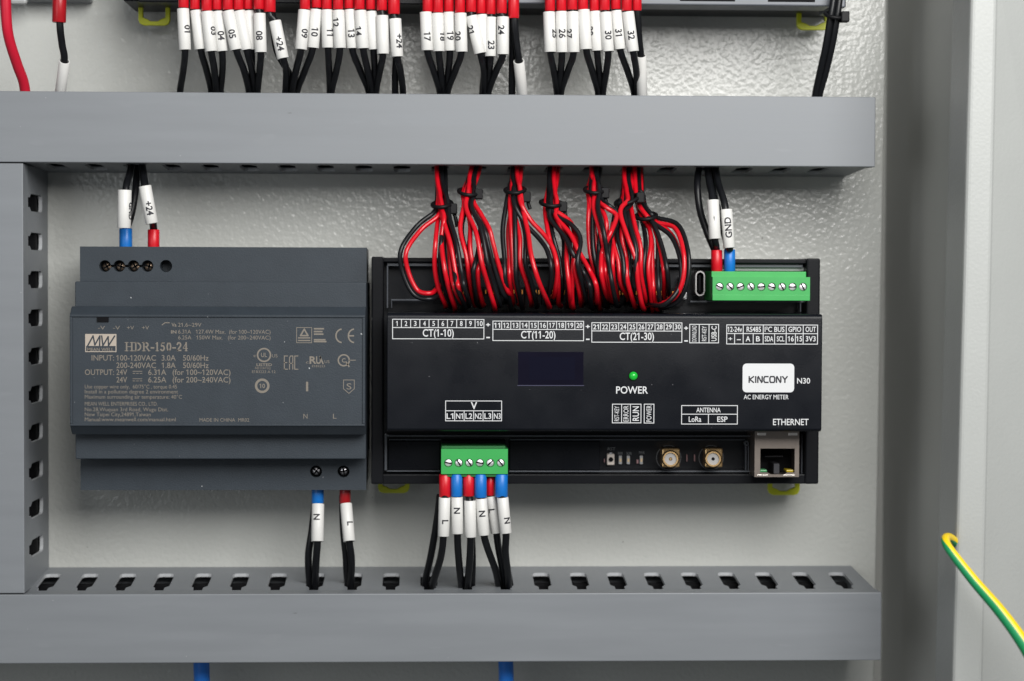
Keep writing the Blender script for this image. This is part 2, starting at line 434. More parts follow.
m_ = MB().plate([(x3L, zh), (x3R, zh), (x3R, zg+.1), (x3L, zg+.1)], [circ(*h, 2.2) for h in hb], front, d3-7, d3)
m_.build('terminal_cover', PSUM, root)
def screw(parent, x, z, d, r, m, ang, cross=False, h=1.2):
    s_ = MB().lathe((x, -(d-h), z), (x, -d, z), [(0, r), (h-.25, r), (h, r-.25)], 20, cap=True)
    c, sn = math.cos(ang), math.sin(ang)
    for q in range(2 if cross else 1):
        if q: c, sn = -sn, c
        L_, w_ = r*.92, r*.2
        v = [(x+c*a-sn*b, -d-.03, z+sn*a+c*b) for a, b in ((-L_, -w_), (L_, -w_), (L_, w_), (-L_, w_))]
        s_.add(v, [(0, 1, 2, 3)], 1)
    return s_.build('screw', [m, DARK], parent, smooth_=True, recalc=False)
for i, (cx, cz) in enumerate(hc): screw(root, cx+.2, cz-.15, d3-3.2, 1.65, BRASSY, .5+i*.8, True)
for i, (cx, cz) in enumerate(hb): screw(root, cx, cz, d3-1.6, 1.5, STEEL, .9+i*.9, True)
MB().box(X(97, 319, d1), X(108.5, 319, d1), d1-.6, d1+.05, Z(100, 322, d1), Z(100, 317, d1)).build('indicator_window', DARK, root)

# printing on the supply
T = MB(); td = d1-.45+.06
def pt(s, xl, yb, xr=None, cap=5, bold=0, al='L', mb=None, d=None, mi=0, rot=0):
    d_ = td if d is None else d
    a = P(xl, yb, d_); w = X(xr, yb, d_)-a.x if xr else None
    return (mb or T).text(s, a.x, a.z, d_, w, cap*(CAMD-d_)/F, al, bold, mi, rot)
for px in (98, 113, 127): pt('-V' if px < 120 else '+V', px, 329.5, px+7, 3.6)
pt('+V', 142, 329.5, 149, 3.6)
pt('21.6~29V', 178, 326.7, 201.4, 3.8); pt('Va', 171.5, 326.5, 176.5, 3.4, .02); pt('IN', 171, 333.4, 176.5, 3, .03)
pt('6.31A   127.4W Max.  (for 100~120VAC)', 178.2, 333.6, 270.5, 3.9)
pt('6.25A   150W Max.   (for 200~240VAC)', 178.2, 339.4, 270.5, 3.9)
T.strokes([[(0, 0), (.4, 1), (1, 1)]], lambda a, b: (X(162, 325, td)+a*2.6, Z(162, 325, td)+b*.8), .3, td)
for yb, v, am, hz in ((360.6, '100-120VAC', '3.0A', '50/60Hz'), (368, '200-240VAC', '1.8A', '50/60Hz')):
    pt(v, 116.3, yb, 156, 5.4, .006); pt(am, 161.7, yb, 175.7, 5.4, .006); pt(hz, 183, yb, 208.6, 5.4, .006)
pt('INPUT:', 91.6, 360.5, 114, 5.4, .006); pt('OUTPUT:', 84.8, 374.9, 114, 5.4, .006)
for yb, am, v in ((374.9, '6.31A', '(for 100~120VAC)'), (382.4, '6.25A', '(for 200~240VAC)')):
    pt('24V', 116.4, yb, 127.2, 5.4, .006); pt(am, 148.2, yb, 166.3, 5.4, .006); pt(v, 172.6, yb, 230.5, 5.4, .006)
    a = P(132.6, yb-3.3, td); T.rect(a.x, a.x+3.4, a.z, a.z+.22, td)
    for q in range(3): T.rect(a.x+q*1.25, a.x+q*1.25+.9, a.z-.75, a.z-.53, td)
for s_, yb, xe_ in (('Use copper wire only,  60/75\u00b0C , torque 0.45', 388.4, 177), ('Install in a pollution degree 2 environment', 393.4, 178), ('Maximum surrounding air temperature: 40\u00b0C', 398.6, 182),
                    ('MEAN WELL ENTERPRISES CO., LTD.', 405.6, 157.6), ('No.28,Wuquan 3rd Road, Wugu Dist.', 411.2, 168), ('New Taipei City,24891,Taiwan', 416.2, 150.7), ('Manual:www.meanwell.com/manual.html', 421.2, 175.7)):
    pt(s_, 84.8, yb, xe_, 3.7)
pt('MADE IN CHINA  MR02', 199.5, 421.6, 249.2, 3.4)
# serif model number drawn from strokes
def pxf(xa, ya, xb, yb, d=None):
    d_ = td if d is None else d
    A_ = P(xa, yb, d_); B_ = P(xb, ya, d_)
    return lambda a, b: (A_.x+(B_.x-A_.x)*a, A_.z+(B_.z-A_.z)*b)
arc = lambda cx, cy, rx, ry, a0, a1, n=8: [(cx+rx*math.cos(math.radians(a0+(a1-a0)*i/n)), cy+ry*math.sin(math.radians(a0+(a1-a0)*i/n))) for i in range(n+1)]
sf = lambda x, y, w=.2: [(x-w, y), (x+w, y)]
SER = {'H': ([[(.2, 0), (.2, 1)], [(.8, 0), (.8, 1)]], [[(.2, .5), (.8, .5)], sf(.2, 0), sf(.2, 1), sf(.8, 0), sf(.8, 1)]),
       'D': ([[(.25, 0), (.25, 1)], arc(.4, .5, .45, .45, 70, -70)], [sf(.22, 0), sf(.22, 1), [(.25, .98), (.55, .95)], [(.25, .02), (.55, .05)]]),
       'R': ([[(.22, 0), (.22, 1)], arc(.45, .74, .27, .24, 80, -80, 5), [(.5, .48), (.82, .02)]], [sf(.22, 0), sf(.22, 1), [(.22, .98), (.5, .98)], [(.22, .49), (.5, .49)], sf(.88, 0, .1)]),
       '-': ([[(.15, .36), (.85, .36)]], []), '1': ([[(.5, 0), (.5, 1)]], [sf(.5, 0, .3), [(.2, .85), (.5, .98)]]),
       '5': ([arc(.42, .32, .33, .3, 120, -150), ], [[(.25, .98), (.8, .98)], [(.25, .98), (.22, .55)], [(.25, .92), (.78, .92)]]),
       '0': ([arc(.5, .5, .3, .46, 90, 270), arc(.5, .5, .3, .46, 90, -90)], []),
       '2': ([arc(.45, .72, .3, .26, 170, -30), [(.74, .6), (.2, .08)], [(.2, .05), (.8, .05)]], []),
       '4': ([[(.65, 0), (.65, 1)]], [[(.65, .98), (.12, .32)], [(.12, .28), (.9, .28)], sf(.65, 0, .2)])}
adv = {'H': 9.2, 'D': 8.6, 'R': 8.8, '-': 4.4, '1': 5.4, '5': 6.2, '0': 6.4, '2': 6.2, '4': 6.4}
cur = 124.6
for ch in 'HDR-150-24':
    wd = adv[ch]; fx = pxf(cur+.3, 342.6, cur+wd-.3, 350.8)
    T.strokes(SER[ch][0], fx, .52, td); T.strokes(SER[ch][1], fx, .24, td+.004); cur += wd*.965
# maker's emblem: pale box, slanted initials, dark strip with the name
lf = pxf(85.2, 334, 116.4, 352)
(ax, az), (bx, bz) = lf(0, 0), lf(1, 1)
T.rect(ax, bx, az, bz, td, 2); T.rect(ax+.3, bx-.3, az+.3, az+.3+(bz-az)*.29, td+.03, 1)
fx = pxf(86, 335.6, 115.6, 346)
T.strokes([[(.06, .03), (.24, .97), (.30, .10), (.47, .97), (.46, .03)]], fx, .50, td+.04, 1)
T.strokes([[(.53, .97), (.57, .03), (.75, .90), (.76, .03), (.97, .97)]], fx, .50, td+.04, 1)
pt('MEAN WELL', 87.2, 351.1, 113.6, 3.2, .02, d=td+.06)
# approval marks
c = P(264, 355, td); T.ring(c.x, c.z, td, 2.0, 2.55); pt('UL', 261, 357, 267, 4.2, .01); pt('c', 253.5, 357, 256, 3); pt('US', 272, 357.4, 277.5, 3.2)
pt('LISTED', 256.5, 366, 272, 2.6, .02); pt('IND.CONT.EQ.', 255, 369.2, 271, 2.4); pt('E183223 A 12', 252, 373, 275.5, 2.6)
for i, ls in enumerate(([[(0, 0), (0, 1), (1, 1)], [(0, .5), (.8, .5)], [(0, 0), (1, 0)]], [[(0, 0), (0, .85), (.3, 1), (1, 1), (1, 0)], [(0, .45), (1, .45)]], [[(1, 1), (0, 1), (0, 0), (1, 0)]])):
    T.strokes(ls, pxf(284.3+i*5.2, 356, 287.6+i*5.2, 369.2), .32, td)
pt('R', 309.5, 363.6, 316.5, 7, .03); pt('U', 316, 363.6, 321, 7, .03); T.strokes([[(0, 1), (1, 0)]], pxf(320, 356.5, 323, 363.6), .5, td)
pt('c', 306, 363.4, 308.5, 2.8); pt('US', 324.5, 363, 329.5, 2.8); pt('E183223', 312, 367.2, 325, 2.2)
c = P(343.8, 360.3, td); T.ring(c.x, c.z, td, 1.7, 2.2); pt('C', 341.8, 362.4, 345.6, 4, .02); T.strokes([[(0, 0), (1, 0)]], pxf(349.4, 360, 355.5, 360.2), .25, td)
T.strokes([[(0, 1), (1, 0)]], pxf(346, 362, 349, 366.5), .5, td)
c = P(262.2, 385.8, td); T.ring(c.x, c.z, td, 1.75, 2.6); pt('10', 259.4, 388, 265, 4.2, .02)
pt('I', 306, 391, 308.2, 9, .02); pt('N', 303.4, 418.6, 307.5, 4.8); pt('L', 333, 418.6, 336.5, 4.8)
T.strokes([[(0, 1), (1, 1), (1, .35), (.5, 0), (0, .35), (0, 1)]], pxf(343.5, 380, 354.3, 393.4), .25, td); pt('S', 346.5, 389.4, 351.5, 6)
for (x0_, x1_) in ((296.3, 312),):
    a, b = P(x0_, 343, td), P(x1_, 327.3, td); T.frame(a.x, b.x, a.z, b.z, td, .22)
T.strokes([[(0, 0), (.5, 1), (1, 0), (0, 0)]], pxf(300.5, 329.2, 308, 335.6), .55, td)
for yy in (337.3, 339.9): a, b = P(298, yy+1.2, td), P(310.4, yy, td); T.rect(a.x, b.x, a.z, b.z, td)
for yy, xx in ((328, 324), (330.8, 322.5), (333.4, 323.5), (339, 325.5), (340.8, 326.5)):
    a, b = P(313.8, yy+1.5, td), P(xx, yy, td); T.rect(a.x, b.x, a.z, b.z, td)
T.strokes([arc(.95, .5, .9, .47, 100, 260, 10)], pxf(335.6, 328.6, 342.6, 343), .5, td)
T.strokes([arc(.95, .5, .9, .47, 100, 260, 10), [(.1, .5), (.8, .5)]], pxf(348, 328.6, 355, 343), .5, td)
T.build('printed_lettering', [INK, PSUM, mat('emblem_ink', (.40, .345, .29), .6)], root, recalc=False)

# ================================================================== ENERGY METER
MD = 62.0; BD = 40.0
root = thing('energy_meter', (X(595, 484, BD), 0, Z(595, 484, BD)), 'black energy meter with white terminal legends, a dark display and a green power light', 'energy meter')
bL, bR = X(371.3, 370, BD), X(819.5, 370, BD)
bT, bB = Z(595, 257.5, BD), Z(595, 484.2, BD)
m_ = MB()
m_.box(bL+.6, bR-.6, .6, 24, bB+.6, bT-.6)                       # carrier tray
m_.box(bL+3, bR-3, 24, BD-2, Z(595, 263, BD), bT-.3)             # upper lip
m_.box(bL+3, bR-3, 24, BD-1, bB, Z(595, 474.5, BD))              # lower lip
m_.build('rail_carrier', BLACK, root, bevel=.4)
m_ = MB().box(bL, X(383.5, 370, BD), .8, BD, bB, bT)
m_.build('end_cap', BLACK, root, bevel=.6)
m_ = MB().box(X(806, 370, BD), bR, .8, BD, bB, bT)
m_.build('end_cap', BLACK, root, bevel=.6)
px0, px1 = X(384, 370, 30), X(806, 370, 30)
MB().box(px0, px1, 24.2, 30, bB+2.2, bT-2.2).build('circuit_board', PCB, root)
# thin raised rails of the snap-in plates with light on their black edges painted in as grey
m_ = MB(); rd = 36.0
def bar(xa, ya, xb, yb, d=rd, h=3.0, mi=0):
    a = P(xa, yb, d); b = P(xb, ya, d); m_.box(a.x, b.x, d-h, d, a.z, b.z, mi)
bar(387, 264.6, 803, 266.0); bar(386.6, 266, 388.2, 308); bar(391, 299.2, 438, 300.8); bar(391, 301, 392, 308)
bar(384.5, 434, 387, 470.5); bar(387, 435.2, 752, 436.6); bar(389, 439.2, 441, 440.2); bar(510, 439.2, 745, 440.2)
bar(386.6, 470.6, 440, 471.8); bar(509, 470.8, 750, 472.2); bar(801.2, 434, 802.8, 476); bar(745.5, 442, 746.6, 470.6); bar(748, 444, 749, 470.6)
bar(690, 301, 806, 302.4); bar(800, 303, 801.2, 312)
m_.build('plate_edge', RIM, root, bevel=.15)
m_ = MB().box(X(716, 264, 34), X(804, 264, 34), 30, 34, Z(760, 271, 34), Z(760, 267, 34)); m_.build('socket_shroud', LGREY, root, bevel=.3)
# dark strips beside the lower sockets
for xa, ya, xb, yb in ((388, 441, 440, 470), (509.5, 441, 600, 470)):
    a = P(xa, yb, 33.5); b = P(xb, ya, 33.5); MB().box(a.x, b.x, 30, 33.5, a.z, b.z).build('blanking_plate', COVER, root, bevel=.3)
# lid
cL, cR = X(387, 372, MD), X(822, 372, MD); cT, cB = Z(600, 313.6, MD), Z(600, 431.5, MD)
m_ = MB().extrude_x([(BD+1, cT), (MD-1.5, cT), (MD-.95, cT-.12), (MD-.4, cT-.5), (MD-.1, cT-1.0), (MD, cT-1.6), (MD, cB+.8), (MD-1, cB), (BD+1, cB)], cL, cR)
lid = m_.build('lid', COVER, root, bevel=.3, smooth_=True)
# display
a, b = P(518, 385, MD), P(583.5, 352, MD)
m_ = MB().box(a.x, b.x, MD-1, MD+.05, a.z, b.z); scr = m_.build('screen', SCREEN, root)
a2, b2 = P(529, 380, MD), P(575, 357, MD)
MB().box(a2.x, b2.x, MD-.2, MD+.08, a2.z, b2.z).build('pixel_area', mat('pixel_glass', (.0045, .0045, .0125), .12, spec=.3), scr)
m_ = MB().box(a.x-.25, b.x+.25, MD-.5, MD+.12, a.z-.3, a.z-.02)
m_.build('screen_edge', mat('screen_edge_violet', (.05, .05, .09), .3), root)
c = P(633.3, 375.8, MD)
MB().lathe((c.x, -MD+.5, c.z), (c.x, -MD-2, c.z), [(0, 1.9), (.56, 1.9), (.57, 1.5)], 24).build('light_socket', DARK, root)
MB().lathe((c.x, -MD+.5, c.z), (c.x, -MD-3, c.z), [(0, 1.5), (.9, 1.5), (1.4, 1.3), (1.8, .9), (2.0, .35), (2.02, 0.01)], 24).build('power_light', LEDG, root, smooth_=True)
# legends
T = MB(); td = MD+.06
mt = lambda s, x, yb, xr=None, cap=5, bold=0, al='L', rot=0: pt(s, x, yb, xr, cap, bold, al, T, td, 0, rot)
def ctr(s, xc, yc, w, cap, bold=.0):
    a = P(xc, yc, td); k_ = (CAMD-td)/F
    T.text(s, a.x, a.z-cap*k_/2, td, w*k_, cap*k_, 'C', bold)
def vert(s, xc, yc, length, cap, bold=0):
    a = P(xc, yc, td); k_ = (CAMD-td)/F
    vs, fs = glyphs(s, bold); x0_ = min(v[0] for v in vs); bw = max(v[0] for v in vs)-x0_
    T.add([(a.x-(vy/CAPH-.5)*cap*k_, -td, a.z+((vx-x0_)/bw-.5)*length*k_) for vx, vy in vs], fs)
LW = .26
def table(x0_, y0_, x1_, y1_, hl=None, vl=(), ya=None, yb_=None, lw=LW):
    a, b = P(x0_, y1_, td), P(x1_, (y0_), td)
    a = Vector((a.x, a.y, Z((x0_+x1_)/2, y1_, td))); b = Vector((b.x, b.y, Z((x0_+x1_)/2, y0_, td)))
    T.frame(a.x, b.x, a.z, b.z, td, lw)
    if hl: z_ = Z((x0_+x1_)/2, hl, td); T.rect(a.x+lw, b.x-lw, z_-lw/2, z_+lw/2, td)
    for (v_, t0, t1) in vl:
        xv = X(v_, (t0+t1)/2, td); T.rect(xv-lw/2, xv+lw/2, Z((x0_+x1_)/2, t1, td), Z((x0_+x1_)/2, t0, td), td+.004)
for (x0_, y0_, x1_, y1_, n0, tx) in ((392.2, 319, 484.3, 339.2, 1, 'CT(1-10)'), (492.5, 320.8, 584, 341, 11, 'CT(11-20)'), (591.4, 322.4, 682.3, 342.6, 21, 'CT(21-30)')):
    hl = y0_+8.6; cw = (x1_-x0_)/10
    table(x0_, y0_, x1_, y1_, hl, [(x0_+cw*q, y0_, hl) for q in range(1, 10)])
    for q in range(10): s_ = str(n0+q); ctr(s_, x0_+cw*(q+.5), y0_+4.5, 2.6 if len(s_) == 1 and s_ != '1' else (1.6 if s_ == '1' else 6), 4.8, .012)
    ctr(tx, x0_+(x1_-x0_)*.50, hl+5.3, 31 if n0 == 1 else 34.5, 7.2, .012)
    ctr('+', x1_+3.8, y0_+5.8, 4.2, 4.2, .03); ctr('-', x1_+3.8, y0_+17.5, 3.6, 5.8, .03)
def flush():
    global T
    T.build('printed_legend', WINK, root, recalc=False); T = MB()
flush()
table(689.3, 324, 719, 343.2, None, [(699.2, 324, 343.2), (709, 324, 343.2)])
vert('DOWNLOAD', 694.3, 333.6, 16, 4.4); vert('RST-KEY', 704.2, 333.6, 15, 4.4); vert('USB-C', 714, 333.6, 15, 5, .01)
table(726.3, 324.6, 818, 344.4, 333.6, [(743.2, 324.6, 344), (763.2, 324.6, 344), (786.2, 324.6, 344), (803.2, 324.6, 344), (734.6, 333.6, 344), (753.2, 333.6, 344), (774.6, 333.6, 344), (795.4, 333.6, 344)])
for s_, xc, w_ in (('12-24v', 734.8, 14.6), ('RS485', 753.8, 14.5), ('I\u00b2C BUS', 774.6, 20), ('GPIO', 794.8, 13), ('OUT', 810.7, 10.5)): ctr(s_, xc, 329.3, w_, 5.0, .01)
for s_, xc, w_ in (('+', 730.3, 4), ('-', 738.8, 4), ('A', 748, 4.6), ('B', 758, 4), ('SDA', 769, 8.5), ('SCL', 780.6, 7.6), ('16', 790.8, 6), ('15', 799.2, 6), ('3V3', 810.7, 10)): ctr(s_, xc, 338.8, w_, 5.0 if s_ != '+' else 4, .012)
flush()
ctr('POWER', 632, 390, 32, 7, .012)
flush()
table(445.2, 400.6, 502, 421.2, 410.8, [(445.2+9.47*q, 410.8, 421) for q in range(1, 6)]); ctr('V', 474, 405.6, 6.4, 7, .015)
for q, s_ in enumerate(('L1', 'N1', 'L2', 'N2', 'L3', 'N3')): ctr(s_, 445.2+9.47*(q+.5), 416.1, 6.8, 5.4, .012)
flush()
table(612, 403.8, 641.4, 423.2, None, [(621.6, 403.8, 423), (630.4, 403.8, 423)]); table(643.8, 403.8, 654.3, 423.4)
vert('RST-KEY', 616.8, 413.6, 15, 4.6); vert('ERROR', 626, 413.6, 16, 5); vert('RUN', 635.8, 413.6, 14.5, 6.2, .01); vert('POWER', 649, 413.6, 16.6, 5)
flush()
table(681.2, 405.2, 737.8, 424.4, 414.2, [(708.4, 414.2, 424)]); ctr('ANTENNA', 708.5, 410, 24.5, 4.6, .008); ctr('LoRa', 695, 419.2, 12.6, 5.2, .01); ctr('ESP', 722.4, 419.2, 10.4, 5.2, .01)
flush()
ctr('N30', 803.6, 380.8, 13.2, 5.4, .01); ctr('AC ENERGY METER', 766.2, 397, 45.4, 4.4, .006); flush(); ctr('ETHERNET', 790.8, 422, 36, 6.2, .008)
T.build('printed_legend', WINK, root, recalc=False)
# white rounded badge
a, b = P(742.5, 392.3, td), P(794.3, 363.6, td); rr = 1.4
op = []
for cx_, cz_, a0 in ((b.x-rr, b.z-rr, 0), (a.x+rr, b.z-rr, 90), (a.x+rr, a.z+rr, 180), (b.x-rr, a.z+rr, 270)):
    op += [(cx_+rr*math.cos(math.radians(a0+t_)), cz_+rr*math.sin(math.radians(a0+t_))) for t_ in (0, 22, 45, 67, 90)]
m_ = MB(); m_.add([(x_, -td-.03, z_) for x_, z_ in op], [tuple(range(len(op)))])
rc = lambda: [(0, .75), (.0, .25), (.15, 0), (.85, 0), (1, .25), (1, .75), (.85, 1), (.15, 1), (0, .75)]
KL = {'K': [[(0, 0), (0, .42)], [(0, .62), (0, 1)], [(1, 1), (.12, .52), (1, 0)]], 'I': [[(.5, 0), (.5, 1)]], 'N': [[(0, 0), (0, .85), (.12, 1), (.88, 0), (1, .15), (1, 1)]],
      'C': [[(1, 1), (.2, 1), (0, .75), (0, .25), (.2, 0), (1, 0)]], 'O': [rc()], 'Y': [[(0, 1), (.5, .5), (1, 1)], [(.5, .5), (.5, 0)]]}
cur = 749.2
for ch, w_ in zip('KINCONY', (4.4, .7, 4.4, 4.2, 4.8, 4.4, 4.6)):
    m_.strokes(KL[ch], pxf(cur, 376.6, cur+w_, 382.4, td+.05), .52, td+.06, 1); cur += w_+1.75
m_.build('badge', [LABELW, MARK], root, recalc=False)

# green plug-in terminals
def terminal(xa, xb, y0, y1, yc, n, d0, d1, ya, front_y0, flip=False):
    A_, B_ = X(xa, yc, d1), X(xb, yc, d1); zc_ = Z((xa+xb)/2, yc, d1); z0_, z1_ = Z((xa+xb)/2, y1, d1), Z((xa+xb)/2, front_y0, d1)
    pw = (B_-A_)/(n if n == 6 else n+.15)
    cen = [A_+(B_-A_)*(.5+(q-(n-1)/2)/(n+.35)) for q in range(n)]
    m_ = MB().plate([(A_, z0_), (B_, z0_), (B_, z1_), (A_, z1_)], [circ(c_, zc_, 1.5, n=18) for c_ in cen], front, d1-2.2, d1)
    m_.box(A_+.01, B_-.01, d0, d1-2.2, z0_, z1_)
    t = m_.build('terminal_block', GREEN, root)
    m2 = MB()
    zt_ = Z((xa+xb)/2, y0, d1-4)
    m2.box(A_+.1, B_-.7, d0, d1-4, z1_-.5, zt_)
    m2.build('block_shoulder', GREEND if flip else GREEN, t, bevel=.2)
    if not flip:
        zz = z0_+(zc_-z0_)*.42
        MB().box(A_-.02, B_+.02, d1-1.5, d1+.12, z0_, zz).build('block_ledge', GREEN, t, bevel=.15)
    else:
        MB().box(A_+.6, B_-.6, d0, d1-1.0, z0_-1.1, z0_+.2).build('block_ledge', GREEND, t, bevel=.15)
    for q, c_ in enumerate(cen): screw(t, c_, zc_, d1-.35, 1.36, STEEL2, random.uniform(-1.2, 1.2))
    return t, cen
terminal(712.6, 810, 271.5, 300.6, 286.8, 9, 28, 53, 0, 277)
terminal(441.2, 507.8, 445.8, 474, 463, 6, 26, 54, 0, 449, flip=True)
m_ = MB()
a, b = P(442, 446, 38), P(506, 441, 38); m_.box(a.x, b.x, 30, 38, a.z, b.z); m_.build('pin_header', DARK, root, bevel=.2)
# USB socket, buttons, indicator parts
c = P(700.2, 283.5, 42)
def stadium(cx_, cz_, hw, hh, n=8):
    return circ(cx_, cz_+hh-hw, hw, 0, math.pi, n, True)+circ(cx_, cz_-hh+hw, hw, math.pi, 2*math.pi, n, True)
m_ = MB().plate(stadium(c.x, c.z, 1.75, 4.6), [stadium(c.x, c.z, 1.3, 4.1)], front, 30, 42); u_ = m_.build('usb_socket', mat('usb_shell', (.30, .29, .29), .35, metal=1), root)
MB().box(c.x-.45, c.x+.45, 31, 40.5, c.z-3.1, c.z+3.1).build('tongue', DARK, u_, bevel=.15)
m_ = MB().add([(x_, -33, z_) for x_, z_ in stadium(c.x, c.z, 1.3, 4.1)], [tuple(range(18))]); m_.build('socket_floor', DARK, u_, recalc=False)
for pxq, pyq, w_, h_ in ((684, 283, 3.0, 4.6), (684, 296, 2.6, 3.0)):
    c = P(pxq, pyq, 36); m_ = MB().box(c.x-w_/2, c.x+w_/2, 30, 36, c.z-h_/2, c.z+h_/2)
    o_ = m_.build('push_button', STEEL, root, bevel=.4)
    MB().lathe((c.x, -36, c.z), (c.x, -38, c.z), [(0, .9), (1.2, .9), (1.5, .7)], 16, cap=True).build('plunger', LGREY, o_)
c = P(611, 459.5, 34)
o_ = MB().box(c.x-1.35, c.x+1.35, 30, 33.4, c.z-2.1, c.z+2.0).build('reset_button', mat('button_shell', (.72, .64, .58), .4), root, bevel=.25)
MB().lathe((c.x, -33.3, c.z), (c.x, -34.4, c.z), [(0, .85), (.8, .85), (1, .7)], 16, cap=True).build('plunger', DARK, o_)
MB().box(c.x-.5, c.x+.5, 33.3, 33.8, c.z+1.9, c.z+2.6).build('solder_tab', STEEL, o_, bevel=.1)
for px_ in (620.6, 628.6, 641.6):
    c = P(px_, 460.2, 32)
    o_ = MB().box(c.x-.6, c.x+.6, 30, 31.2, c.z-1.6, c.z+1.6).build('indicator_chip', mat('chip_grey', (.5, .5, .51), .4), root, bevel=.25)
    MB().box(c.x-.4, c.x+.4, 31, 31.5, c.z-.7, c.z+.6).build('lens', mat('chip_lens', (.8, .62, .38), .3), o_, bevel=.15)
m_ = MB()
for s_, xc, yc, w_ in (('RST', 611.5, 448.8, 8), ('ERR', 620.5, 453.5, 5), ('RUN', 629, 453.5, 5), ('PWR', 641.8, 452.6, 6)):
    a = P(xc, yc, 30.08); m_.text(s_, a.x, a.z-.55, 30.08, w_*.355, 1.1, 'C')
m_.build('board_lettering', mat('silk_grey', (.2, .21, .22), .6), root, recalc=False)
m_ = MB(); m3 = MB()
for xx, yy, w_, h_ in ((604.4, 460.5, 1, 4), (687, 458, 1.1, 7), (694.6, 458, 1.1, 7), (637.6, 461.6, 2, 4)):
    c = P(xx, yy, 31.2); m_.box(c.x-w_*.18, c.x+w_*.18, 30, 31.2, c.z-h_*.18, c.z+h_*.18)
m_.build('resistor', mat('chip_tin', (.35, .20, .21), .4), root, bevel=.1)
for px_ in (670.6, 713.2):                                          # coaxial aerial sockets
    c = P(px_, 459, 44)
    k_ = P(px_-1.0, 458.3, 33)
    MB().ring(k_.x, k_.z, 30.1, 4.45, 4.7).build('silkscreen_ring', mat('ring_grey', (.14, .15, .165), .5), root, recalc=False)
    o_ = MB().box(k_.x-3.3, k_.x+3.3, 30, 37.5, k_.z-3.0, k_.z+4.1).build('aerial_socket', GOLD, root, bevel=.5)
    prof_ = [(0, 2.9)]+[(t_*.45, 3.25 if t_ % 2 else 2.95) for t_ in range(1, 18)]+[(8.3, 3.1), (8.8, 2.75), (8.8, 2.25), (7.4, 2.2)]
    MB().lathe((k_.x, -35, k_.z), (c.x, -44, c.z), prof_, 28).build('threaded_barrel', GOLD, o_, smooth_=True)
    t_ = MB().lathe((k_.x, -35, k_.z), (c.x, -44, c.z), [(0, 2.2), (8.0, 2.2), (8.0, .62)], 24).build('insulator', PTFE, o_)
    MB().lathe((k_.x, -35, k_.z), (c.x, -44, c.z), [(6, .62), (8.1, .6), (8.3, .35)], 14, cap=True).build('centre_pin', GOLD if px_ < 700 else DARK, o_)
# network jack
jd = 48.0
A_, B_ = P(754.5, 477, jd), P(799.3, 433, jd); C_, D_ = P(760.2, 472.5, jd), P(794.8, 448.5, jd)
nk = [(C_.x, D_.z), (C_.x, C_.z), (C_.x+2.6, C_.z), (C_.x+4.0, C_.z-.7), (D_.x-4.0, C_.z-.7), (D_.x-2.6, C_.z), (D_.x, C_.z), (D_.x, D_.z)]
m_ = MB().plate([(A_.x, A_.z), (B_.x, A_.z), (B_.x, B_.z+2), (A_.x, B_.z+2)], [nk], front, jd-1, jd)
m_.box(A_.x, A_.x+.6, 26, jd-1, A_.z, B_.z+2); m_.box(B_.x-.6, B_.x, 26, jd-1, A_.z, B_.z+2); m_.box(A_.x+.6, B_.x-.6, 26, jd-1, A_.z, A_.z+.5)
jk = m_.build('network_jack', TAUPE, root)
MB().box(A_.x+.8, B_.x-.8, 30, 34, A_.z+.8, B_.z).build('jack_cavity', DARK, jk)
m_ = MB()
for q in range(8): m_.box(C_.x+3+q*.85, C_.x+3.3+q*.85, 34, 42, C_.z+5.2, C_.z+5.5)
m_.box((C_.x+D_.x)/2-.9, (C_.x+D_.x)/2+1.1, 34, jd-2.5, C_.z-.6, C_.z+3.0)
m_.build('contact_row', mat('contact_dim', (.03, .03, .035), .45, metal=.3), jk)
for px_, mm in ((763, LEDN), (790.5, LEDY)):
    c = P(px_+ (1 if px_ < 780 else 0), 471.2, jd); MB().box(c.x-1.35, c.x+1.35, 41, jd-1.2, c.z-.5, c.z+.4).build('jack_light', mm, jk, bevel=.3)
m_ = MB()
for xa, xb in ((757, 768), (783, 795)): a = P(xa, 475.4, jd); m_.box(a.x, X(xb, 475, jd), jd, jd+.12, a.z-.2, a.z+.25)
for xa, xb in ((757.5, 766), (788.5, 797.5)): a = P(xa, 434.3, jd); m_.box(a.x, X(xb, 434, jd), jd, jd+.15, a.z-.4, a.z+.6)
m_.build('shield_spring', mat('spring_tin', (.72, .68, .64), .3, metal=1), jk, bevel=.08)
c = P(747.5, 444, 40); MB().lathe((c.x, -36, c.z), (c.x, -38, c.z), [(0, .9), (1.5, .9), (1.5, .45), (.9, .45)], 18).build('locating_post', RIM, root)
# yellow green rail clips
def rail_clip(parent, xa, xb, y0, y1, d, notch=True):
    z1_, z0_ = Z((xa+xb)/2, y0, d), Z((xa+xb)/2, y1, d); A_, B_ = X(xa, y1, d), X(xb, y1, d)
    ch = 2.0; t_ = 1.75
    outer = [(A_, z1_), (A_, z0_+ch), (A_+.6, z0_+.6), (A_+ch, z0_), (B_-ch, z0_), (B_-.6, z0_+.6), (B_, z0_+ch), (B_, z1_)]
    mx_ = (A_+B_)/2; h = z1_-z0_
    hole = [(A_+t_, z1_-1.2), (A_+t_, z0_+t_+1.2), (mx_-2.6, z0_+t_+.6), (mx_-1.3, z0_+t_-.2), (mx_+1.3, z0_+t_-.2), (mx_+2.6, z0_+t_+.6), (B_-t_, z0_+t_+1.2), (B_-t_, z1_-1.2)]
    if z1_-1.2 <= z0_+t_+1.4: hole = [(A_+t_+1, z1_-.9), (A_+t_+1.6, z0_+t_), (B_-t_-1.6, z0_+t_), (B_-t_-1, z1_-.9)]
    MB().plate(outer, [hole], front, d-2.2, d).build('rail_clip', CLIP, parent, bevel=.25)
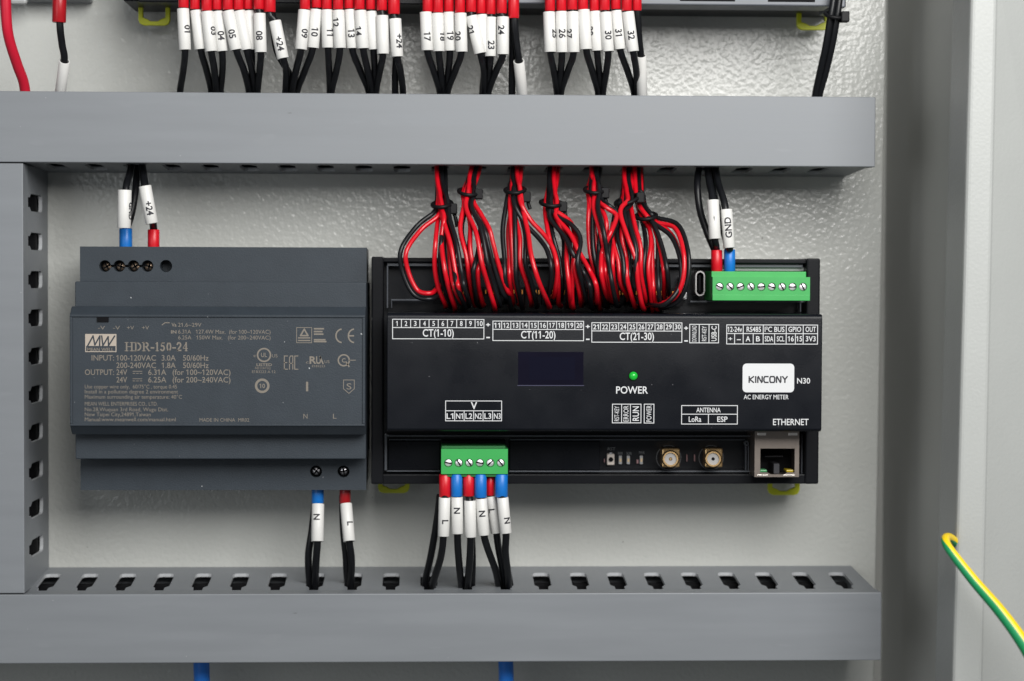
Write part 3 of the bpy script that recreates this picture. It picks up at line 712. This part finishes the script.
rail_clip(root, 377.8, 409.5, 478, 493.2, 12); rail_clip(root, 768, 799.8, 478.5, 495.2, 12)
# CT sockets
for q in range(30):
    xs = X(437+q*8.35, 292, 36); z_ = Z(560+q*2, 292+q*.05, 36)
    o_ = MB().box(xs-1.35, xs+1.35, 30, 37, z_-4.6, z_+2.0).build('sensor_socket', DARK, root)
    MB().box(xs-.75, xs-.35, 36, 38.2, z_-.6, z_+.9).box(xs+.35, xs+.75, 36, 38.2, z_-.6, z_+.9).build('pin', ORANGE, o_)

# ================================================================== TOP MODULES
tdp = 46.0
tm = thing('relay_module', P(480, 9, 20), 'long black module at the top edge with grey front and two yellow green rail clips', 'module')
zb2 = Z(480, 7.0, tdp-10)
MB().box(X(124, 4, 30), X(845, 10, 30), .8, 32, zb2+1.6, zb2+40).build('base', BLACK, tm, bevel=.5)
MB().box(X(138, 3, 40), X(500, 3, 40), 32, 39, zb2+.4, zb2+40).build('front_strip', BLACK, tm, bevel=.4)
m_ = MB().box(X(500, 4, tdp), X(831.5, 8, tdp), 32, tdp, Z(700, 5.0, tdp), zb2+40); m_.build('front_cover', GREYP, tm, bevel=.5)
MB().box(X(832.5, 8, tdp), X(846, 8, tdp), 20, tdp-1, Z(838, 7, tdp), zb2+40).build('end_cap', GREYP, tm, bevel=.5)
m_ = MB()
for xa, xb in ((560, 600), (680, 735), (768, 815)): m_.box(X(xa, 0, tdp), X(xb, 0, tdp), tdp-1, tdp+.06, Z(700, 1.2, tdp), Z(700, -6, tdp))
m_.build('vent_slot', DARK, tm)
rail_clip(tm, 138.2, 170, -2, 25.3, 14); rail_clip(tm, 797, 829.5, 2, 29.8, 14)
gm = thing('signal_module', P(30, 2, 30), 'light grey module just showing at the top left corner', 'module')
MB().box(-225, X(88, 2, 12), .8, 12, Z(60, 3.4, 1), Z(60, 3.4, 1)+30).build('base', GREYP, gm, bevel=.5)
MB().box(X(10, 2, 14), X(27, 2, 14), 12, 15, Z(20, 4.2, 14), Z(20, 4.2, 14)+20).build('marker_carrier', LGREY, gm, bevel=1)

# ================================================================== LABELLED WIRES
SR = 2.12                      # sleeve radius
def wire(label, boot, bx, by0, by1, br, s0, s1, path, mark='', mt_=.55, th=0.0, boot_mat=None, wr=1.35, sr=SR, down=True, extra=(), group='wires with white marker sleeves', bd=None, cap=2.25, cat='wire'):
    """boot from (bx,by0) to (bx,by1); sleeve s0->s1 as (px,py,d); path: list of (px,py,d) for the conductor"""
    pts = [P(*p) for p in path]
    t_ = thing('wire', pts[0], label, cat, group)
    MB().tube(pts, wr).build('conductor', BLKW, t_, smooth_=True)
    for e in extra: MB().tube([P(*p) for p in e], wr).build('conductor', BLKW, t_, smooth_=True)
    if boot_mat:
        d_ = bd if bd is not None else path[0][2]
        A_, B_ = P(bx[0], by0, d_), P(bx[1], by1, d_); L_ = (B_-A_).length
        MB().lathe(A_, B_, [(0, wr*.9), (0, br-.2), (.2, br), (L_-.3, br), (L_, br-.25), (L_, wr*.95)], 22).build('ferrule_boot', boot_mat, t_, smooth_=True)
    if s0:
        A_, B_ = P(*s0), P(*s1); L_ = (B_-A_).length
        sl = MB().lathe(A_, B_, [(1.5, wr*1.02), (0, sr-.35), (0, sr-.06), (.08, sr), (L_-.08, sr), (L_, sr-.06), (L_, sr-.35), (L_-1.5, wr*1.02)], 24).build('marker_sleeve', SLV, t_, smooth_=True)
        if mark:
            m_ = MB(); cyl_text(m_, mark, A_, B_, sr, L_*mt_, th, cap, down); m_.build('marking', MARK, sl, recalc=False)
    return t_
DW = 54.0
# (number, boot x, boot bottom, sleeve top x,y, sleeve bottom x,y, wire end x, marking angle, along, depth offset, boot scale)
TOP = [
 ('01', 183.5, 8, 183, 8.8, 185, 50, 180, 0.75, .50, 0), ('02', 195, 9.5, 196, 10.5, 200.5, 49.5, 211.5, 2.4, .5, -1.5), ('03', 206.7, 11, 207, 11.6, 211.2, 51.5, 216, 0.95, .50, .3), ('04', 217, 10, 217.5, 11.5, 222, 51.5, 220.5, 0.25, .62, -1.2),
 ('05', 227.7, 10, 228, 11, 236, 50, 249, -.05, .60, .2), ('06', 238.3, 10, 239, 11, 246.5, 50, 254.5, 2.4, .5, -.8), ('07', 248.3, 9.5, 249, 11, 251.5, 50, 251, 2.4, .5, -2.6), ('08', 258.8, 9.5, 259.5, 13.5, 260.8, 52.5, 257.5, -.1, .58, .6),
 ('+24', 269.6, 12.3, 275, 21, 283, 58.5, 285.5, .05, .62, 0),
 ('09', 305, 9.5, 304.3, 10, 301, 49.5, 292, .5, .6, .5), ('10', 316.5, 8, 316, 9.5, 313, 48, 297, .15, .6, -1), ('11', 326.8, 9.2, 327, 10, 328, 48, 330, .5, .6, -.4), ('12', 338, 9.6, 338.3, 10.4, 340, 48.3, 331.5, -.55, .33, .6),
 ('13', 349, 8.8, 350, 9.8, 352, 48.5, 369, .05, .62, -1.4), ('14', 359.4, 9.6, 360.3, 10.6, 363, 48.6, 372, -.6, .55, .3), ('15', 370.5, 9.8, 371.3, 11.5, 373.5, 49.8, 375, 2.4, .5, -1.6), ('16', 381.8, 10.5, 382.3, 15.6, 383, 54, 376, 2.4, .5, .4), ('+24', 393.8, 14.3, 395.2, 18.8, 397.3, 56.8, 403, .55, .6, 0),
 ('17', 427.7, 12, 425.7, 12.2, 427.3, 50.6, 440, .1, .65, .2), ('18', 438, 12.8, 437.5, 13.4, 438.7, 51.5, 442.5, .85, .62, 0), ('19', 448.8, 12, 448.8, 12.4, 450, 51, 446, .15, .62, -1.4), ('20', 460, 13, 460.6, 13.3, 461.6, 52, 447.5, -.65, .6, .5),
 ('21', 471, 12.2, 471.5, 16, 480, 53.5, 484, -.75, .35, .4), ('22', 481, 13.8, 481.5, 14.8, 484.5, 53, 482.5, 2.4, .5, -1.6), ('23', 491, 14.4, 490.7, 17.3, 490.5, 56.5, 488, .1, .72, -.9), ('24', 501.6, 13.6, 503, 17, 503, 54.6, 488.5, -.35, .36, .6),
 ('25', 550, 11.2, 549, 12, 550.3, 52.2, 557, .95, .55, .2), ('26', 561.5, 11, 561.2, 11.6, 562, 52.6, 559, .05, .55, -.2), ('27', 572.2, 10, 572.7, 11.8, 573.7, 52.5, 561, -.85, .55, .5), ('28', 583, 10.2, 583.7, 9.8, 586, 49.5, 598, 2.4, .5, .3),
 ('29', 594.5, 11, 595, 11.4, 597, 51, 600.5, -1.15, .5, -1), ('30', 604.7, 10.5, 605.4, 12.3, 608.2, 51.5, 603, .15, .6, .4), ('31', 615.7, 9.5, 616.3, 10.8, 620, 49.4, 634, -.05, .58, -1), ('32', 626.7, 11, 628, 12, 633, 51.6, 637.5, -.05, .6, .4)]
hid = {'02': 'blank-faced white sleeve on black wire just left of the sleeve marked 03', '06': 'blank-faced slanted white sleeve on black wire right of the sleeve marked 05', '07': 'blank-faced white sleeve on black wire, half behind the one marked 08',
       '15': 'narrow blank white sleeve on black wire right of the sleeve marked 14', '16': 'blank white sleeve on black wire hanging lower, beside the right-hand +24 sleeve', '22': 'blank white sleeve on black wire tucked behind the slanted one marked 21', '28': 'blank white sleeve on black wire right of the one marked 27', '29': 'blank-faced white sleeve on black wire left of the one marked 30'}
seen24 = 0
for (s_, bx, by, sx0, sy0, sx1, sy1, wx, th, al, do) in TOP:
    if s_ == '+24':
        seen24 += 1; lab = 'black wire in a low tilted white sleeve marked +24, red boot, right of sleeve 08' if seen24 == 1 else 'black wire in a white sleeve marked +24, rightmost of the second cluster of wires'
    else: lab = hid.get(s_, 'black wire with red boot and white sleeve marked %s above the top duct' % s_)
    d_ = DW+do
    path = [(bx, -22, d_), (bx, by, d_), (sx0, sy0+1, d_), (sx1, sy1-1, d_), (sx1+(wx-sx1)*.45+(sx1-sx0)*.25, 70, d_-8), (wx, 92, d_-20), (wx, 112, d_-27)]
    ex = []
    if s_ == '+24':
        ex = [[(bx, by-4, d_-3), (bx+3, 40, d_-5), (wx-6 if seen24 == 1 else wx-8, 80, d_-16), (wx-7, 112, d_-27)]] if seen24 == 2 else [[(bx+2, by-4, d_-3), (bx+7, 50, d_-6), (wx+6, 80, d_-16), (wx+2, 112, d_-27)]]
    wire(lab, 'red', (bx, bx), -24, by, 1.85 if s_ != '+24' else 2.15, (sx0, sy0, d_), (sx1, sy1, d_), path, s_ if th < 2 else '', al, th, RED, wr=1.25, extra=ex, sr=2.15)
# wires without a sleeve number
wire('two black wires from one red boot, blank white sleeve low down right of sleeve 24', 'red', (513.6, 513.6), -24, 18.4, 2.0, (518.8, 61, 49), (523, 100, 38), [(514, -20, 54), (514.5, 18, 54), (516, 40, 52), (519, 62, 48.8), (522.4, 96, 39), (523, 112, 34)],
     boot_mat=RED, wr=1.3, extra=[[(513, 15, 53), (512.5, 50, 48), (512, 80, 40), (512, 112, 32)]], sr=2.0)
wire('black wire from the rightmost red boot, blank white sleeve behind sleeve 32', 'red', (636.8, 636.8), -24, 10.8, 1.75, (641, 55.5, 47), (642.4, 100, 37), [(637, -20, 53), (637.5, 10, 53), (639, 40, 50), (641, 58, 46.5), (642.2, 96, 38), (642, 112, 33)], boot_mat=RED, wr=1.3, sr=1.9)
wire('black wire with red boot and blank white sleeve standing alone at the top left', 'red', (60, 59), -24, 22.6, 2.45, (64.6, 61, 48), (59.2, 100, 38), [(60, -20, 54), (59.8, 22, 54), (62, 44, 51), (64.3, 61, 48), (59.8, 96, 39), (58, 112, 34)], boot_mat=mat('dark_red_vinyl', (.36, .006, .012), .3, vary=.1, vscale=200), wr=1.3, sr=1.95)
t_ = tag(MB().tube([P(5.5, -25, 58), P(6, 10, 56), (P(8.5, 36, 53)), P(17, 64, 46), P(24, 84, 40), P(27, 112, 33)], 1.9).build('power_cable', REDC, smooth_=True), 'thick plain red cable curving down at the far left into the top duct', 'cable')
# two black wires tied to the right end of the top module
for q, (xo, lab) in enumerate(((0, 'left of the two black wires tied to the right end of the top module'), (5.6, 'right of the two black wires tied to the right end of the top module'))):
    pts = [P(835+xo, -10, 50), P(830.5+xo*1.15, 18, 50), P(826+xo*1.1, 45, 47), P(820+xo*1.05, 72, 42), P(815.5+xo*.8, 93, 37), P(813+xo*.6, 112, 32)]
    tag(MB().tube(pts, 1.25).build('wire', BLKW, smooth_=True), lab, 'wire', 'black wires tied to the top module')

# wires at the supply
wire('black wires in a blue boot, white sleeve, on top of the power supply', 'b', (125.8, 125.8), 228.5, 252, 2.35, (124.8, 190, 44), (124, 228, 44), [(133, 158, 25), (130, 172, 34), (126, 188, 43), (124.4, 212, 42), (125.8, 229, 34.2), (126, 250, 33.6)],
     mark='GND', mt_=.55, th=1.25, boot_mat=BLUE, wr=1.3, sr=2.45, bd=34, extra=[[(137, 158, 22), (136, 185, 29), (132, 212, 33), (127, 230, 33), (126, 250, 33)]], cap=1.9)
wire('black wire, red boot, sleeve marked +24, on top of the power supply', 'r', (153.6, 153.6), 229.5, 252, 2.15, (145, 186, 44), (152, 223.5, 44), [(141, 158, 25), (143, 172, 35), (145.5, 188, 44), (151.2, 214, 42), (153.5, 228, 34.6), (153.6, 250, 33.6)], mark='+24', mt_=.6, th=.15, boot_mat=RED, wr=1.4, sr=2.25, bd=34)
wire('twin black wires in a blue boot with a sleeve marked N, under the power supply', 'b', (318, 317.6), 482, 503.4, 2.25, (318, 504, 34), (317.4, 541.5, 37), [(318, 480, 31), (318, 500, 32), (318, 512, 34), (317.5, 540, 36.6), (316, 562, 33), (314.5, 592, 25)],
     mark='N', mt_=.36, th=-.15, boot_mat=BLUE, wr=1.35, sr=2.3, bd=32, extra=[[(315.5, 500, 29), (312, 530, 31), (308.5, 554, 31), (309, 574, 28), (311, 592, 24)]], cap=2.2)
wire('twin black wires in a red boot with a sleeve marked L, under the power supply', 'r', (345.3, 345), 482, 503.4, 2.05, (346, 503.8, 34), (349.3, 541.5, 38), [(345.5, 480, 31), (345.5, 500, 32), (346.5, 512, 34), (349, 540, 36.8), (351.5, 562, 33), (350, 592, 25)],
     mark='L', mt_=.55, th=.5, boot_mat=mat('deep_red_vinyl', (.34, .006, .01), .38), wr=1.35, sr=2.2, bd=32, extra=[[(342.5, 495, 29), (343.5, 530, 31), (346, 556, 31), (347, 574, 28), (349, 592, 24)]], cap=2.2)
# six wires under the energy meter
SIX = [('L', 'r', 445, 497, 2.15, 444.6, 497.5, 443.5, 536, [(441, 556), (434, 580), (431, 596)], .62, .25, 'first sleeve from the left under the energy meter, marked L, red boot', [[(440, 495, 44), (437, 520, 42), (431, 555, 38), (425.5, 580, 28), (425, 596, 25)]]),
       ('N', 'b', 456.6, 496.5, 2.1, 457, 497, 457.4, 533.5, [(458, 550), (460.5, 578), (463, 596)], .36, -.05, 'second sleeve from the left under the energy meter, marked N, blue boot', []),
       ('', 'r', 468.6, 496, 2.1, 470, 500.5, 470.6, 537, [(470, 555), (468, 580), (466, 597)], .5, 0, 'blank third sleeve from the left under the energy meter, red boot', [[(471.5, 530, 43), (472.5, 560, 37), (471.5, 594, 25)]]),
       ('N', 'b', 480.6, 497.5, 2.2, 481.2, 498.5, 483.8, 535, [(487.5, 548), (496, 572), (500, 594)], .40, -.05, 'fourth sleeve from the left under the energy meter, marked N, blue boot', []),
       ('L', 'r', 490.4, 495.5, 1.5, 491, 496.3, 496.2, 533, [(498.5, 548), (503, 574), (504, 597)], .38, -.3, 'fifth sleeve under the energy meter, marked L, narrow red boot', []),
       ('N', 'b', 501.4, 497, 2.3, 502.6, 497.5, 506, 533, [(505.5, 552), (508, 575), (509, 596)], .64, .45, 'rightmost sleeve under the energy meter, marked N, blue boot', [])]
for i, (s_, c_, bx, by, br, sx0, sy0, sx1, sy1, tail, al, th, lab, ex) in enumerate(SIX):
    dd_ = (54 if i != 4 else 52)+(.8 if i % 2 else 0); sd_ = dd_-(1.2, 2.4, 1.4, 2.4, 3.6, 1.2)[i]
    path = [(bx, 470, dd_-3), (bx, by-3, dd_-3), (sx0, sy0+4, sd_), (sx1, sy1-2, sd_)]+[(x_, y_, sd_-5-10.5*k_) for k_, (x_, y_) in enumerate(tail)]
    wire('black wire with '+lab if not lab.startswith('blank') else 'black wire with '+lab, c_, (bx, bx), 474, by, br, (sx0, sy0, sd_), (sx1, sy1, sd_), path, s_, al, th, RED if c_ == 'r' else BLUE, wr=1.3, sr=2.1 if i != 4 else 1.9, bd=dd_-3, extra=ex, cap=2.2)
# two wires into the upper green terminal
wire('black wires in a red boot with a blank white sleeve, at the upper green terminal', 'r', (716.6, 716.8), 250, 271.5, 2.05, (713, 200, 50), (714.8, 239, 51), [(706, 156, 25), (709, 180, 40), (713, 202, 50), (714.8, 238, 51), (716.4, 249, 46.6), (716.8, 270, 46.4)],
     boot_mat=RED, wr=1.3, sr=2.15, bd=46.4, extra=[[(702, 156, 23), (697.5, 180, 37), (699.5, 208, 41), (707, 232, 45), (715.6, 252, 46.2)]])
wire('black wires in a blue boot with a sleeve marked GND, at the upper green terminal', 'b', (729.6, 729.6), 249.5, 271.5, 2.05, (726.3, 209.5, 49), (729.3, 248, 50), [(714, 156, 25), (718, 182, 40), (725, 206, 49), (729.3, 246, 50), (729.6, 249, 46.6), (729.6, 270, 46.4)],
     mark='GND', mt_=.48, th=-.05, boot_mat=BLUE, wr=1.3, sr=2.15, bd=46.4, down=False, extra=[[(710, 156, 22), (713, 190, 35), (722, 225, 42), (729, 252, 46)]], cap=2.3)

# ================================================================== SENSOR LEADS (red and black twin wires)
def dprof(py, tie_y, off):
    if py < tie_y: return 25+(py-160)/(tie_y-160)*23+off*(1.6-(py-160)/(tie_y-160)*.9)
    k_ = (py-tie_y)/(300-tie_y)
    return 48+14*math.sin(min(max(k_, 0), 1)*math.pi*.72)+off*(.7+k_*.6)
def lead(label, pts, tie_y, off, a0, tw, rad=.92, spread=1.0):
    q = [P(x_, y_, dprof(y_, tie_y, off)+(dz[0] if dz else 0)) for (x_, y_, *dz) in pts]
    q = smooth(q, 6)
    root_ = thing('sensor_lead', q[0], label, 'twin wire', 'red and black twin sensor leads')
    R_, B_ = [], []
    for i, p in enumerate(q):
        t = (q[min(i+1, len(q)-1)]-q[max(i-1, 0)]).normalized()
        n_ = Vector((0, -1, 0)); n_ = (n_-t*n_.dot(t)).normalized(); s_ = t.cross(n_)
        k_ = i/(len(q)-1); ang = a0+tw*k_
        o_ = (s_*math.cos(ang)+n_*math.sin(ang))*rad*1.02*(spread if k_ > .2 else 1)
        R_.append(p+o_); B_.append(p-o_)
    MB().tube(R_, rad, 10, 1).build('red_core', REDW, root_, smooth_=True)
    MB().tube(B_, rad, 10, 1).build('black_core', BLKW, root_, smooth_=True)
# bundle: stem top x, tie (x, y), then each lead below the tie
BUN = [
 ('first', 441, (442, 204), [
    [(436, 214), (419, 228), (405, 250), (404, 272), (417, 291), (433, 294), (441, 288)],
    [(440, 216), (437, 240), (438, 265), (442, 288), (448, 303)],
    [(444, 216), (442, 240), (446, 270), (451, 292), (454, 304)],
    [(446, 216), (449, 240), (452, 268), (458, 290), (463, 303)],
    [(448, 218), (453, 245), (457, 272), (462, 288), (466, 300)]]),
 ('second', 479, (468, 193), [
    [(464, 206), (462, 230), (466, 258), (470, 280), (473, 300)],
    [(468, 206), (472, 224), (471, 248), (474, 270), (480, 300)],
    [(472, 205), (481, 226), (479, 252), (477, 275), (478, 298)],
    [(474, 206), (486, 226), (492, 244), (496, 268), (502, 287), (508, 296)],
    [(470, 208), (480, 232), (483, 262), (490, 284), (497, 304)]]),
 ('third', 518, (515, 191), [
    [(510, 206), (507, 232), (508, 258), (508, 282), (512, 304)],
    [(513, 206), (512, 232), (513, 258), (516, 280), (521, 302)],
    [(517, 208), (521, 235), (523, 262), (529, 284), (534, 302)],
    [(518, 204), (529, 224), (541, 238), (549, 250), (553, 272), (551, 296)],
    [(520, 210), (528, 232), (532, 256), (540, 282), (548, 301)]]),
 ('fourth', 555, (551, 203), [
    [(546, 214), (551, 236), (557, 262), (559, 284), (560, 300)],
    [(549, 214), (559, 228), (566, 240), (565, 262), (568, 286), (570, 302)],
    [(554, 214), (568, 226), (573, 244), (570, 268), (569, 290), (571, 304)],
    [(556, 213), (572, 224), (578, 240), (577, 262), (580, 284), (584, 300)],
    [(553, 216), (566, 234), (577, 252), (586, 272), (592, 288), (594, 302)]]),
 ('fifth', 597, (594, 190), [
    [(590, 204), (589, 224), (592, 250), (596, 274), (598, 298)],
    [(593, 204), (596, 224), (599, 250), (601, 276), (602, 303)],
    [(597, 205), (603, 224), (602, 248), (604, 276), (608, 300)],
    [(599, 202), (609, 207), (616, 216), (612, 234), (604, 252), (603, 276), (606, 294)],
    [(596, 208), (601, 232), (606, 256), (611, 282), (615, 300)]]),
 ('sixth', 629, (627, 200), [
    [(618, 210), (614, 228), (610, 250), (612, 276), (617, 300)],
    [(621, 212), (616, 234), (619, 260), (624, 282), (631, 297)],
    [(625, 212), (624, 234), (627, 258), (630, 282), (634, 302)],
    [(630, 210), (634, 228), (638, 250), (640, 276), (644, 302)],
    [(622, 214), (628, 238), (636, 260), (640, 284), (642, 304)]]),
 ('seventh', 636, (646, 215), [
    [(645, 226), (648, 244), (645, 268), (648, 290), (651, 309)],
    [(651, 226), (656, 242), (654, 268), (655, 290), (658, 309)],
    [(653, 226), (661, 248), (664, 272), (667, 294)],
    [(655, 222), (672, 238), (681, 262), (678, 286), (664, 303), (652, 304)],
    [(656, 219), (675, 228), (687, 252), (687, 278), (676, 299), (660, 306)]])]
special = {('first', 0): 'twin wire swinging out in a wide loop at the far left of the harness', ('second', 3): 'twin wire of the second bundle that bows out furthest to the right',
           ('third', 3): 'twin wire slanting right from the third tie across to the fourth bundle', ('fourth', 4): 'twin wire of the fourth bundle bowing out furthest right',
           ('fifth', 3): 'twin wire of the fifth bundle kinked out sideways just under its tie', ('seventh', 4): 'outermost twin wire swinging in a wide loop at the far right beside the usb socket',
           ('seventh', 3): 'twin wire of the last bundle running just inside the outermost right-hand loop', ('seventh', 2): 'short twin wire of the last bundle ending inside the right-hand loops'}
ordn = ['first', 'second', 'third', 'fourth', 'fifth']
rng = random.Random(11)
for bname, sx_, (tx, ty), leads in BUN:
    for j, pts in enumerate(leads):
        lab = special.get((bname, j), '%s twin wire from left in the %s red and black bundle' % (ordn[j], bname))
        jx = (j % 2-.5)*3.4; jd = (j-2)*1.5
        if bname == 'seventh': top = [(sx_+jx*.6+2, 156), (sx_+2+jx*.7, 175), (tx-6+jx*.4, 200)]
        else: top = [(sx_+jx, 156), (sx_+(tx-sx_)*.45+jx, 156+(ty-156)*.5)]
        full = top+[(tx+(j-2)*1.5, ty)]+pts
        x_, y_ = full[-1][0], full[-1][1]
        full[-1:] = [(x_, y_+1, -6), (x_, y_+4, -27)] if lab not in special.values() or bname != 'seventh' else [(x_-.6, y_+.5, -7), (x_, y_-1, -23)]
        if (bname, j) == ('first', 0): full[-2:] = [(x_-.6, y_+.5, -7), (x_, y_-1, -23)]
        n0_ = len(top)+1
        full = [p if i < n0_ or i > len(full)-3 else (p[0]+rng.uniform(-1.8, 1.8), p[1]+rng.uniform(-2, 2), rng.uniform(-2.5, 3.0)+(p[2] if len(p) > 2 else 0)) for i, p in enumerate(full)]
        a0 = rng.choice([0.2, 2.9, .5, -2.7, -.4])
        tw_ = rng.uniform(-2.4, 2.4)
        if (bname, j) == ('first', 0): a0, tw_ = math.pi+a0, 0
        lead(lab, full, ty, jd, a0, tw_, rad=.86, spread=rng.uniform(1.05, 1.35))
# cable ties
def tie(label, x_, y_, d_, w, dep, tilt, hx, hy, tail=None):
    t_ = thing('cable_tie', P(x_, y_, d_), label, 'cable tie', 'black nylon cable ties')
    c = P(x_, y_, d_); loop = []
    for q in range(25):
        a = 2*math.pi*q/24
        loop.append(c+Vector((w*math.cos(a), -dep*math.sin(a), w*math.cos(a)*math.tan(tilt)-1.3*math.sin(a))))
    MB().tube(loop, .72, 8, 1).build('strap', TIE, t_, smooth_=True)
    h = P(x_+(w*2.72+1.5)*(1 if hx > x_ else -1), y_+(hy-y_)*.55, d_+1)
    MB().box(h.x-1.5, h.x+1.5, d_-.5, d_+3.5, h.z-1.9, h.z+1.9).build('head', TIE, t_, bevel=.4)
    if tail:
        MB().tube([h]+[P(a, b, d_+2) for a, b in tail], .75, 8, 4).build('tail', TIE, t_, smooth_=True)
tnames = ['first', 'second', 'third', 'fourth', 'fifth', 'sixth', 'seventh']
TI = [(442, 204, 3.5, .1, 455, 213, [(456, 220), (457, 227)]), (468, 192, 3.4, -.1, 479, 196, None), (515, 190, 3.6, .05, 529, 203, [(530, 209)]), (551, 203, 3.8, -.05, 564, 210, [(566, 217), (567, 222)]),
      (594, 190, 3.4, 0, 604, 196, [(606, 203)]), (627, 200, 4.2, .35, 632, 196, [(640, 191), (643, 194)]), (646, 216, 3.8, .1, 641, 234, [(640, 240)])]
for (x_, y_, w_, ti, hx, hy, tl), nm in zip(TI, tnames):
    tie('black cable tie round the %s red and black bundle from the left' % nm, x_, y_, 48, w_, 5.6, ti, hx, hy, tl)
tie('black cable tie fixing two black wires to the right end of the top module', 834, 15, 50, 3.2, 3.0, -.1, 844, 19, [(846, 17), (847, 18)])

# ================================================================== CABLES BELOW AND EARTH WIRE
c1 = [P(-40, 602, 26), P(20, 600, 26), P(60, 600, 26), P(120, 606, 26), P(175, 620, 25), P(199, 645, 24), P(201.5, 668, 24), P(202, 700, 24), P(202, 730, 24)]
tag(MB().tube(c1, 3.0, 14).build('blue_cable', BLUEC, smooth_=True), 'left one of two blue cables dropping from the underside of the bottom duct', 'cable', 'blue cables below the bottom duct')
c2 = [P(470, 625, 24), P(490, 628, 24), P(503, 645, 24), P(506, 668, 24), P(506, 700, 24), P(506, 730, 24)]
tag(MB().tube(c2, 2.85, 14).build('blue_cable', BLUEC, smooth_=True), 'right one of two blue cables dropping from the underside of the bottom duct', 'cable', 'blue cables below the bottom duct')
e = [P(985, 578, 92), P(968, 556, 97), P(953, 540, 103), P(946.5, 537.5, 108), P(946, 543, 113), P(953, 554, 116), P(975, 582, 120), P(1000, 611, 123), P(1022, 641, 127), P(1040, 672, 130), P(1060, 710, 132)]
m_ = MB().tube(e, lambda t: 1.5+.95*min(1, max(0, (t-.45)/.45)), 16, 7, 0, 1, split=Vector((.65, .35, .65)))
tag(m_.build('earth_wire', [YEL, EGR], smooth_=True), 'green and yellow striped earth wire looping over the door edge at lower right', 'wire')

# dark loom filling the horizontal ducts, seen through their slots
def loom(label, pts, r):
    tag(MB().tube(pts, r, 16, 4).build('wire_loom', DARK, smooth_=True), label, 'wire loom')
zc_ = (zt0+zt1)/2
loom('black wire loom lying inside the top duct, seen through its slots', [Vector((x_, -14, zc_-1.6)) for x_ in (-205, -60, 60, X(845, 130, 14))], 10.2)
zc_ = (zb0+zb1)/2
loom('black wire loom lying inside the bottom duct, seen through its slots', [Vector((x_, -14, zc_+1.4)) for x_ in (-205, -60, 60, X(845, 630, 14))], 10.2)
loom('black wire loom lying inside the upright left duct, seen through its slots', [Vector((xl1-11.2, -14, z_)) for z_ in (zb1+6, 0, 20, zt0-6)], 10)
